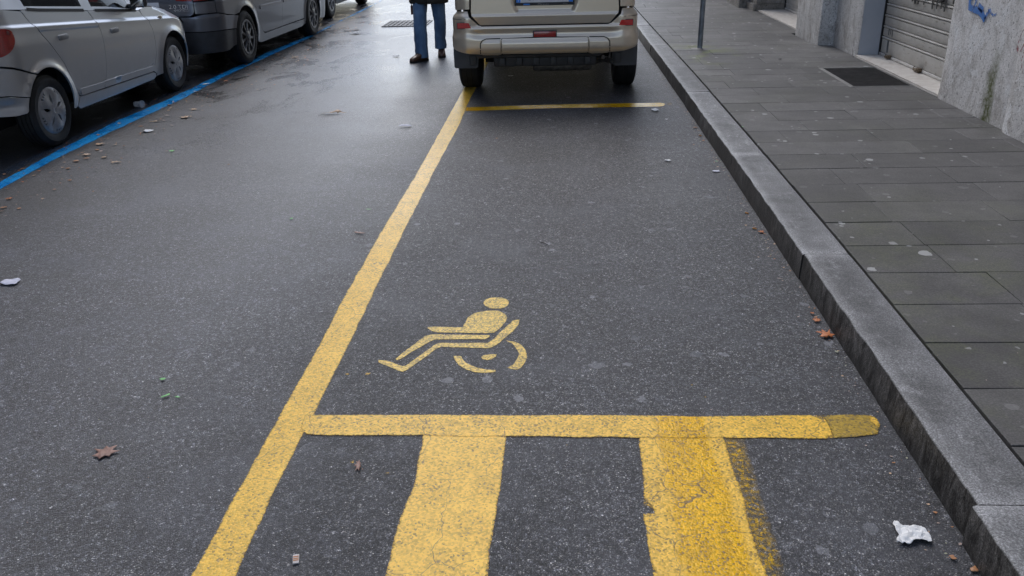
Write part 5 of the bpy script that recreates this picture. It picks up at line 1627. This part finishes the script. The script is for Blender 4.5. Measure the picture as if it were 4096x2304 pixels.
    # mud flaps
    for sg in (1, -1):
        V = []; Fc = []
        prof = [(.675, .47), (.665, .36), (.675, .262), (.70, .250), (.90, .250), (.915, .262), (.918, .40), (.912, .62), (.86, .60), (.83, .50), (.78, .475)]
        cx, cz = .79, .38
        n = len(prof)
        for y in (.535, .555):
            for x, z in prof: V.append((sg * x, y + (x > .88) * .02 + (z - .25) * .03, z))
        Fc = [tuple(range(n)), tuple(range(n, 2 * n))[::-1]] + [(k, (k + 1) % n, n + (k + 1) % n, n + k) for k in range(n)]
        m_ = mesh('mud_flap', V, Fc, False); fix_normals(m_)
        fl_ = link('mud_flap', m_, M['flap'], car)
        m_ = MB(); m_.box((sg * .72, .532, .33), (.07, .012, .10), bev=.01); m_.build('flap_bracket', M['flap'], fl_)
        m_ = MB(); m_.box((sg * .78, .80, .62), (.20, .5, .10)); m_.build('wheel_housing', M['black'], car)
    for y in (.93, 3.56):
        for sg in (1, -1):
            make_wheel(car, sg * (.885 if sg < 0 else .925), y, .345, .225, .215, 'seven', M['alloy'], sg)
    # roof rails
    for sg in (1, -1):
        m_ = MB(); m_.tube([(sg * .62, .45, 1.62), (sg * .62, .55, 1.69), (sg * .61, 2.3, 1.72), (sg * .60, 2.6, 1.66)], .018, 8); m_.build('roof_rail', M['plastic'], car)
make_suv()


# ------------------------------------------------------------------ walking person
def skin_mesh(name, joints, bones, mat, parent, sub=2, root=0, disp=0.0, fr=8):
    """joints: {key: ((x,y,z), radius or (rx,ry))}"""
    keys = list(joints); idx = {k: i for i, k in enumerate(keys)}
    me = bpy.data.meshes.new(name)
    me.from_pydata([joints[k][0] for k in keys], [(idx[a], idx[b]) for a, b in bones], [])
    o = bpy.data.objects.new(name, me); COL.objects.link(o)
    sk = o.modifiers.new('s', 'SKIN'); sk.use_smooth_shade = True; sk.branch_smoothing = .4
    for i, k in enumerate(keys):
        r = joints[k][1]
        d = me.skin_vertices[0].data[i]; d.radius = r if isinstance(r, tuple) else (r, r); d.use_root = (i == root)
    ss = o.modifiers.new('u', 'SUBSURF'); ss.levels = sub; ss.render_levels = sub
    dg = bpy.context.evaluated_depsgraph_get(); dg.update()
    m2 = bpy.data.meshes.new_from_object(o.evaluated_get(dg))
    bpy.data.objects.remove(o); m2.name = name
    if disp:
        for v in m2.vertices:
            n_ = v.normal
            d = noise.noise(Vector((v.co.x * fr, v.co.y * fr, v.co.z * fr * 1.6))) + .5 * noise.noise(v.co * fr * 2.6)
            v.co = v.co + n_ * d * disp
    m2.shade_smooth()
    return link(name, m2, mat, parent)

def loft(name, rings, mat, parent, n=28, close=True, fold=0.0, seed=0):
    """rings: (center, rx, ry, tilt_normal optional)"""
    V, Fc = [], []
    for i, (c, rx, ry) in enumerate(rings):
        for k in range(n):
            a = 2 * PI * k / n
            q = Vector((math.cos(a) * 1.6 + seed, math.sin(a) * 1.6, c[2] * 9))
            d = 1 + fold * (noise.noise(q) + .6 * noise.noise(q * 2.3))
            V.append((c[0] + rx * d * math.cos(a), c[1] + ry * d * math.sin(a), c[2]))
    for i in range(len(rings) - 1):
        for k in range(n):
            Fc.append((i * n + k, i * n + (k + 1) % n, (i + 1) * n + (k + 1) % n, (i + 1) * n + k))
    if close: Fc.append(tuple(range(n))); Fc.append(tuple((len(rings) - 1) * n + k for k in range(n)))
    me = fix_normals(mesh(name, V, Fc)); me.shade_smooth(); me.set_sharp_from_angle(angle=math.radians(60))
    return link(name, me, mat, parent)

def make_person():
    px, py = -1.65, 10.98
    per = empty('person', 'person in blue jeans, dark jacket and brown shoes walking towards us left of the SUV', 'person', (px, py, 0))
    J = {
        'pelvis': ((0, .02, .92), (.15, .11)), 'waist': ((0, .02, 1.06), (.13, .10)), 'chest': ((0, .0, 1.26), (.16, .11)), 'neck0': ((0, -.01, 1.42), (.07, .07)), 'neck': ((0, -.02, 1.49), (.055, .055)),
        'jaw': ((0, -.05, 1.56), (.062, .072)), 'head': ((0, -.04, 1.64), (.078, .092)), 'crown': ((0, -.035, 1.70), (.06, .075)),
        'hipL': ((-.09, .0, .85), .085), 'kneeL': ((-.105, -.12, .47), .058), 'ankL': ((-.10, -.17, .09), .042), 'toeL': ((-.17, -.30, .035), .035),
        'hipR': ((.09, .02, .85), .085), 'kneeR': ((.10, .06, .47), .058), 'ankR': ((.09, .27, .13), .042), 'toeR': ((.11, .14, .04), .035),
        'shL': ((-.17, .0, 1.38), .06), 'elL': ((-.25, .05, 1.12), .045), 'wrL': ((-.24, -.08, .90), .03), 'haL': ((-.23, -.12, .83), (.035, .02)),
        'shR': ((.17, .0, 1.38), .06), 'elR': ((.25, .06, 1.12), .045), 'wrR': ((.25, -.04, .89), .03), 'haR': ((.25, -.07, .82), (.035, .02)),
    }
    Bn = [('pelvis', 'waist'), ('waist', 'chest'), ('chest', 'neck0'), ('neck0', 'neck'), ('neck', 'jaw'), ('jaw', 'head'), ('head', 'crown')]
    for s in 'LR':
        Bn += [('pelvis', 'hip' + s), ('hip' + s, 'knee' + s), ('knee' + s, 'ank' + s), ('ank' + s, 'toe' + s), ('chest', 'sh' + s), ('sh' + s, 'el' + s), ('el' + s, 'wr' + s), ('wr' + s, 'ha' + s)]
    for s, sg in (('L', -1), ('R', 1)):
        h = Vector(J['ha' + s][0])
        for k, (dy, ln) in enumerate(((-.028, .060), (-.010, .072), (.010, .068), (.027, .052))):
            a, b = f'f{s}{k}a', f'f{s}{k}b'
            J[a] = ((h.x - sg * .004, h.y + dy, h.z - .035), .0095); J[b] = ((h.x - sg * .02, h.y + dy * 1.1, h.z - .035 - ln), .0075)
            Bn += [('ha' + s, a), (a, b)]
        J[f't{s}'] = ((h.x - sg * .01, h.y - .05, h.z - .01), .010); J[f'u{s}'] = ((h.x - sg * .02, h.y - .062, h.z - .05), .008)
        Bn += [('wr' + s, f't{s}'), (f't{s}', f'u{s}')]
    body = skin_mesh('body', J, Bn, M['skin'], per, 2)
    # face and hair
    m_ = MB(); m_.tube([(0, -.135, 1.655), (0, -.155, 1.62), (0, -.142, 1.608)], [.009, .014, .010], 8); m_.build('nose', M['skin'], per)
    for s in (-1, 1):
        m_ = MB(); m_.lathe([(-.01, .001), (-.006, .012), (.004, .013), (.01, .001)], 12, 'Y', (s * .033, -.122, 1.652)); m_.build('eye', M['plate'], per)
        m_ = MB(); m_.box((s * .082, -.03, 1.63), (.018, .035, .06), bev=.008); m_.build('ear', M['skin'], per)
    m_ = MB(); m_.box((0, -.128, 1.578), (.045, .01, .009), bev=.003); m_.build('mouth', M['strap'], per)
    J2 = {'a': ((0, -.02, 1.70), (.086, .10)), 'b': ((0, .02, 1.64), (.086, .085)), 'c': ((0, .03, 1.58), (.07, .06))}
    skin_mesh('hair', J2, [('a', 'b'), ('b', 'c')], M['hair'], per, 2, disp=.006, fr=40)
    # jeans: two tapering legs with folds
    def leg(sgn, pts, seed):
        rings = []
        for (z, x, y, rx, ry) in pts: rings.append(((x, y, z), rx, ry))
        # densify
        R = []
        for a, b in zip(rings, rings[1:]):
            for i in range(6):
                t = i / 6
                c = Vector(a[0]).lerp(Vector(b[0]), t)
                R.append((tuple(c), a[1] + (b[1] - a[1]) * t, a[2] + (b[2] - a[2]) * t))
        R.append(rings[-1])
        return R
    L1 = leg(-1, [(.98, -.045, .02, .12, .125), (.84, -.085, .0, .105, .115), (.68, -.100, -.04, .088, .10), (.50, -.105, -.10, .082, .088), (.35, -.105, -.13, .083, .085), (.20, -.100, -.155, .080, .085), (.12, -.098, -.16, .083, .088), (.045, -.095, -.165, .078, .092)], 1)
    R1 = leg(1, [(.98, .045, .02, .12, .125), (.84, .095, .01, .108, .115), (.68, .105, .03, .092, .10), (.50, .118, .06, .080, .088), (.35, .112, .12, .074, .083), (.22, .095, .19, .066, .082), (.14, .095, .23, .075, .088), (.095, .090, .24, .072, .088)], 2)
    jn = loft('jeans', L1, M['jeans'], per, fold=.10, seed=1)
    loft('trouser_leg', R1, M['jeans'], per, fold=.10, seed=7)
    # jacket
    Jk = [((0, .01, .675), .225, .155), ((0, .01, .68), .240, .168), ((0, .01, .70), .248, .172), ((0, .01, .80), .240, .165), ((0, .015, 1.0), .225, .155), ((0, .01, 1.2), .235, .15), ((0, .0, 1.34), .235, .135), ((0, -.01, 1.42), .16, .11), ((0, -.015, 1.47), .085, .085)]
    D = []
    for a, b in zip(Jk, Jk[1:]):
        for i in range(4):
            t = i / 4; c = Vector(a[0]).lerp(Vector(b[0]), t); D.append((tuple(c), a[1] + (b[1] - a[1]) * t, a[2] + (b[2] - a[2]) * t))
    D.append(Jk[-1])
    jk = loft('jacket', D, M['jacket'], per, n=36, fold=.035, seed=3)
    m_ = MB(); m_.box((-.01, -.163, .95), (.03, .012, .58), bev=.004); m_.build('jacket_placket', M['seam'], jk)
    for s in (-1, 1):
        J3 = {'a': ((s * .16, .0, 1.38), .075), 'b': ((s * .25, .05, 1.12), .062), 'c': ((s * .245, -.07, .92), .046)}
        skin_mesh('sleeve', J3, [('a', 'b'), ('b', 'c')], M['jacket'], per, 2, disp=.008, fr=14)
    # shoes
    def shoe(loc, ang, pitch):
        sh = empty('shoe', parent=per, loc=loc); sh.rotation_euler = (pitch, 0, ang)
        secs = [(-.15, .022, .012, .040), (-.135, .038, .012, .055), (-.09, .047, .012, .072), (-.03, .048, .012, .095), (.02, .044, .012, .118), (.07, .040, .012, .125), (.115, .037, .012, .115), (.135, .026, .012, .09)]
        V, Fc = [], []; n = 16
        for (y, w, z0, z1) in secs:
            for k in range(n):
                a = 2 * PI * k / n
                c, s_ = math.cos(a), math.sin(a)
                V.append((w * (abs(c) ** .8) * (1 if c > 0 else -1), y, z0 + (z1 - z0) * (.5 + .5 * (abs(s_) ** .7) * (1 if s_ > 0 else -1))))
        for i in range(len(secs) - 1):
            for k in range(n): Fc.append((i * n + k, i * n + (k + 1) % n, (i + 1) * n + (k + 1) % n, (i + 1) * n + k))
        Fc += [tuple(range(n)), tuple((len(secs) - 1) * n + k for k in range(n))]
        link('upper', fix_normals(mesh('upper', V, Fc)), M['shoe'], sh)
        out = [(w * 1.09, y) for (y, w, _, _) in secs]; out = [(0, -.160)] + out + [(0, .145)]
        P = out + [(-x, y) for x, y in out[1:-1]][::-1]
        n = len(P)
        V = [(x, y, 0) for x, y in P] + [(x, y, .022) for x, y in P]
        link('sole', fix_normals(mesh('sole', V, [tuple(range(n)), tuple(range(n, 2 * n))] + [(k, (k + 1) % n, n + (k + 1) % n, n + k) for k in range(n)], False)), M['sole'], sh)
        for k in range(4):
            m_ = MB(); m_.tube([(-.022, -.055 + k * .022, .085 + k * .010), (0, -.058 + k * .022, .094 + k * .0105), (.022, -.055 + k * .022, .085 + k * .010)], .0028, 6); m_.build('lace', M['sole'], sh)
    shoe((-.122, -.225, .0), math.radians(-38), 0)
    shoe((.105, .19, .0), math.radians(8), math.radians(-7) * -1 * 0)
    # strap or bag corner held against the thigh
    m_ = MB(); m_.box((-.212, -.02, .60), (.022, .05, .11), bev=.006); m_.tube([(-.212, -.02, .65), (-.22, -.03, .72), (-.225, -.06, .80)], .006, 6)
    tag(m_.build('small_bag', M['strap'], None, (px, py, 0)), 'narrow red-brown item held against the walking person\'s thigh', 'bag')
make_person()


# ------------------------------------------------------------------ litter
def m_leaf(name, a, b, rough=.5):
    t = NT(name)
    oc = t.n('TexCoord', {}, 'Object')
    col = t.mix(t.ramp(t.noise(25, 5, .7, vec=oc), [(0.35, 0.0), (0.65, 1.0)]), a, b)
    s = t.sep(oc)
    vein = t.math('LESS_THAN', t.math('ABSOLUTE', s[0]), .02)
    col = t.mix(t.math('MULTIPLY', vein, .5), col, tuple(x * .5 for x in a))
    t.bsdf(color=col, rough=rough, normal=t.bump(t.noise(60, 3, vec=oc), .4, .01))
    return t.m
LM = {
    'maple': m_leaf('dull_brown_leaf', (.46, .27, .21), (.32, .18, .14), .5),
    'orange': m_leaf('orange_brown_leaf', (.72, .24, .07), (.48, .14, .045)),
    'tan': m_leaf('tan_leaf', (.75, .52, .34), (.55, .35, .20)),
    'brownleaf': m_leaf('rusty_leaf', (.60, .29, .13), (.40, .18, .08)),
    'paleleaf': m_leaf('pale_scrap', (.50, .50, .36), (.38, .38, .25)),
    'sliver': m_leaf('pink_sliver', (.55, .42, .36), (.4, .3, .25)),
    'green': m_leaf('green_paper', (.42, .92, .36), (.30, .78, .26), .7),
    'dark': simple('dark_clump', (.012, .012, .011), .7, bump=.5, bs=80),
    'tissue': simple('white_tissue', (.86, .86, .85), .9, var=.04, vs=40),
    'tissueb': simple('lilac_tissue', (.74, .74, .84), .8, var=.08, vs=30),
    'butt': simple('cigarette_filter', (.62, .27, .07), .8, var=.12, vs=60),
    'buttw': simple('cigarette_paper', (.66, .64, .60), .8),
    'packet': simple('printed_packet', (.60, .56, .54), .6, var=.03),
    'packet2': simple('printed_packet_orange', (.60, .22, .06), .6),
    'twig': simple('dark_twig', (.025, .018, .013), .8),
}
def leaf_poly(kind, rnd):
    P = []
    if kind in ('maple', 'orange', 'tan'):
        tips = [(-150, .55), (-118, .40), (-90, .78), (-62, .42), (-38, .92), (-18, .50), (2, 1.0), (20, .52), (42, .95), (66, .45), (96, .80), (122, .42), (155, .55), (180, .28)]
        tips = [(90 + a, r * rnd.uniform(.82, 1.12)) for a, r in tips]
    else:
        n = 9
        tips = [(360 * k / n, rnd.uniform(.5, 1.0) * (1.0 if k % 2 else .8)) for k in range(n)]
    for i, (a, r) in enumerate(tips):
        r2 = r * .5
        P.append((.5 * r * math.cos(math.radians(a)), .5 * r * math.sin(math.radians(a))))
    return P
def crumple(name, poly, w, mat, h, loc, rot, seed, fold=.4, label=None, cat='litter', group=None, sx=1, sy=1, base=0.004, sharp=False):
    cx = sum(p[0] for p in poly) / len(poly); cy = sum(p[1] for p in poly) / len(poly)
    P = [((x - cx) * sx, (y - cy) * sy) for x, y in poly]
    V, T, L = fill(P, .09, grid=.09)
    ed = edge_dist(P, V); bs = set(L[0])
    vv = []
    for i, (x, y) in enumerate(V):
        q = Vector((x * 3.2 + seed, y * 3.2, seed * 1.7))
        a = abs(noise.noise(q)) + .5 * abs(noise.noise(q * 2.3))
        curl = fold * (math.hypot(x, y) ** 2)
        z = base / w + h * (a + curl)
        vv.append((x * w, y * w, z * w))
    me = mesh(name, vv, T)
    fix_normals(me); me.shade_smooth()
    if me.polygons and sum(p.normal.z for p in me.polygons) < 0: me.flip_normals()
    if sharp: me.set_sharp_from_angle(angle=math.radians(22))
    o = link(name, me, mat, None, loc, (0, 0, rot))
    md = o.modifiers.new('t', 'SOLIDIFY'); md.thickness = .0009; md.offset = 1
    return tag(o, label, cat, group)
names = {'maple': ('dead_leaf', 'leaf'), 'orange': ('dead_leaf', 'leaf'), 'tan': ('dead_leaf', 'leaf'), 'brownleaf': ('dead_leaf', 'leaf'), 'paleleaf': ('leaf_scrap', 'leaf'), 'sliver': ('leaf_scrap', 'leaf'),
         'green': ('paper_scrap', 'paper'), 'dark': ('dark_clump', 'debris'), 'tissue': ('paper_tissue', 'tissue'), 'tissueb': ('paper_tissue', 'tissue')}
for i, (kind, x, y, z, w, rot, label) in enumerate(DATA['litter']):
    rnd = random.Random(50 + i)
    z0 = z + (.002 if z == 0 else .0)
    if abs(x - 1.13) < .03 and z == 0: x = 1.108
    if z: z0 = .1365
    r = math.radians(rot)
    if kind == 'butt':
        t = empty('cigarette_butt', label, 'cigarette butt', (x, y, z0 + .004), r + 1.2, group='cigarette ends')
        m_ = MB(); m_.tube([(-.011, 0, 0), (.011, 0, 0)], .0042, 10); m_.build('filter', LM['buttw'] if 'white' in label else LM['butt'], t)
        m_ = MB(); m_.tube([(.011, 0, 0), (.016, .0005, 0)], .0038, 10); m_.build('ash_end', LM['buttw'], t)
    elif kind == 'packet':
        t = empty('paper_packet', label, 'wrapper', (x, y, z0 + .003), r)
        m_ = MB(); m_.box((0, 0, 0), (.036, .018, .005), bev=.001); m_.build('wrapper', LM['packet'], t)
        for k in (-.008, .0, .007):
            m_ = MB(); m_.box((k, 0, .0032), (.0035, .015, .0006)); m_.build('printed_band', LM['packet2'], t)
    elif kind == 'twig':
        m_ = MB(); m_.tube([(-.02, .012, .002), (-.006, .015, .004), (.006, .006, .003), (.014, -.008, .003), (.022, -.012, .002)], .0022, 6)
        tag(m_.build('twig', LM['twig'], None, (x, y, z0)), label, 'twig')
    else:
        nm, cat = names[kind]
        leafy = kind in ('maple', 'orange', 'tan')
        poly = leaf_poly(kind, rnd)
        h = {'tissue': .10, 'tissueb': .09, 'green': .10, 'dark': .35, 'maple': .03, 'tan': .10, 'brownleaf': .10, 'orange': .12}.get(kind, .16)
        if kind in ('tissue', 'tissueb'): h *= rnd.uniform(.8, 1.2)
        sx, sy = 1.0, (rnd.uniform(.9, 1.05) if leafy else rnd.uniform(.65, .95))
        if kind == 'sliver': sy = .3
        if 'long' in label or 'strip' in label or 'thin' in label: sy = .35
        o = crumple(nm, poly, w * (1.4 if leafy else 1.15), LM[kind], h, (x, y, z0), r, i * 1.3, fold=.3 if leafy else .15, label=label, cat=cat, sx=sx, sy=sy, sharp=kind.startswith('tissue'))
        if kind == 'tan' and w > .15:
            m_ = MB(); m_.tube([(-.30 * w, -.1 * w, .004), (-.55 * w, -.18 * w, .006), (-.72 * w, -.26 * w, .003)], .0018, 6); m_.build('stem', LM['twig'], o)
# large tissue near the camera, traced outline
P = DATA['tissue_near']; cx = sum(p[0] for p in P) / len(P); cy = sum(p[1] for p in P) / len(P)
w = .06
Q = [((a - cx) / w, (b - cy) / w) for a, b in P]
crumple('paper_tissue', Q, w, LM['tissue'], .20, (cx, cy, .003), 0, 4.4, fold=.05, label='large crumpled white tissue on dark asphalt near the bottom right corner', cat='tissue', sharp=True)
# clear plastic cup lying on its side
t = NT('clear_plastic')
t.surface(t.n('MixShader', {0: .42, 1: t.n('BsdfTransparent', {'Color': (.95, .96, .97, 1)}), 2: t.n('BsdfPrincipled', {'Base Color': (.75, .77, .8, 1), 'Roughness': .15})}))
cup = empty('plastic_cup', 'clear crumpled plastic cup lying on its side against the blue line', 'cup', (-4.17, 8.14, .034), math.radians(-12))
m_ = MB(); m_.lathe([(-.045, .001), (-.045, .024), (-.043, .026), (-.02, .029), (-.019, .0275), (.0, .031), (.001, .0295), (.02, .0335), (.045, .036)], 28, 'X')
for v in m_.bm.verts: v.co.z *= .92; v.co.y += .004 * math.sin(v.co.x * 90)
m_.build('cup_wall', t.m, cup)
m_ = MB(); m_.lathe([(.044, .0355), (.045, .038), (.047, .038), (.047, .0355)], 28, 'X', closed=True); m_.build('rim', t.m, cup)
# uncountable crumbs along the gutters and the blue line
V, Fc, MI = [], [], []
rnd = random.Random(3)
def crumb(x, y, z, s, m):
    b = len(V); n = rnd.choice((4, 5, 6)); a0 = rnd.uniform(0, 6)
    for k in range(n):
        a = a0 + 2 * PI * k / n; q = s * rnd.uniform(.45, 1)
        V.append((x + q * math.cos(a), y + q * math.sin(a) * rnd.uniform(.5, 1), z + rnd.uniform(.0, .35) * s))
    Fc.append(tuple(range(b, b + n))); MI.append(m)
for k in range(1100):
    y = 3.5 + rnd.random() ** .8 * 13
    x = -3.72 + rnd.gauss(0, .26) + (.12 if y > 9 else 0)
    s = rnd.choice((.005, .007, .009, .013, .019)) * rnd.uniform(.6, 1.2)
    crumb(x, y, .006, s, rnd.choice((0, 0, 1, 1, 2, 3)))
for k in range(520):
    y = 1.5 + rnd.random() * 10
    x = lerp(KX, y) - abs(rnd.gauss(0, .05)) - .015
    crumb(x, y, .002, rnd.choice((.002, .003, .005, .008)) * rnd.uniform(.6, 1.3), rnd.choice((0, 1, 2, 4)))
for k in range(240):
    crumb(rnd.uniform(-3.6, 1.0), rnd.uniform(1.6, 12), .003, rnd.choice((.002, .0025, .004)) * rnd.uniform(.6, 1.2), rnd.choice((0, 1, 2, 4)))
for k in range(120):
    y = rnd.uniform(1.5, 16); crumb(rnd.uniform(lerp(KB, y), 3.15), y, .1365, rnd.uniform(.0015, .004), rnd.choice((1, 2, 5)))
me = mesh('leaf_crumbs', V, Fc, smooth=False)
for p, m in zip(me.polygons, MI): p.material_index = m
fix_normals(me)
o = link('leaf_crumbs', me, [LM['brownleaf'], LM['tan'], LM['sliver'], LM['orange'], LM['paleleaf'], LM['dark']])
tag(o, 'tiny leaf crumbs and grit scattered along the blue line and the gutter', 'debris', kind='stuff')
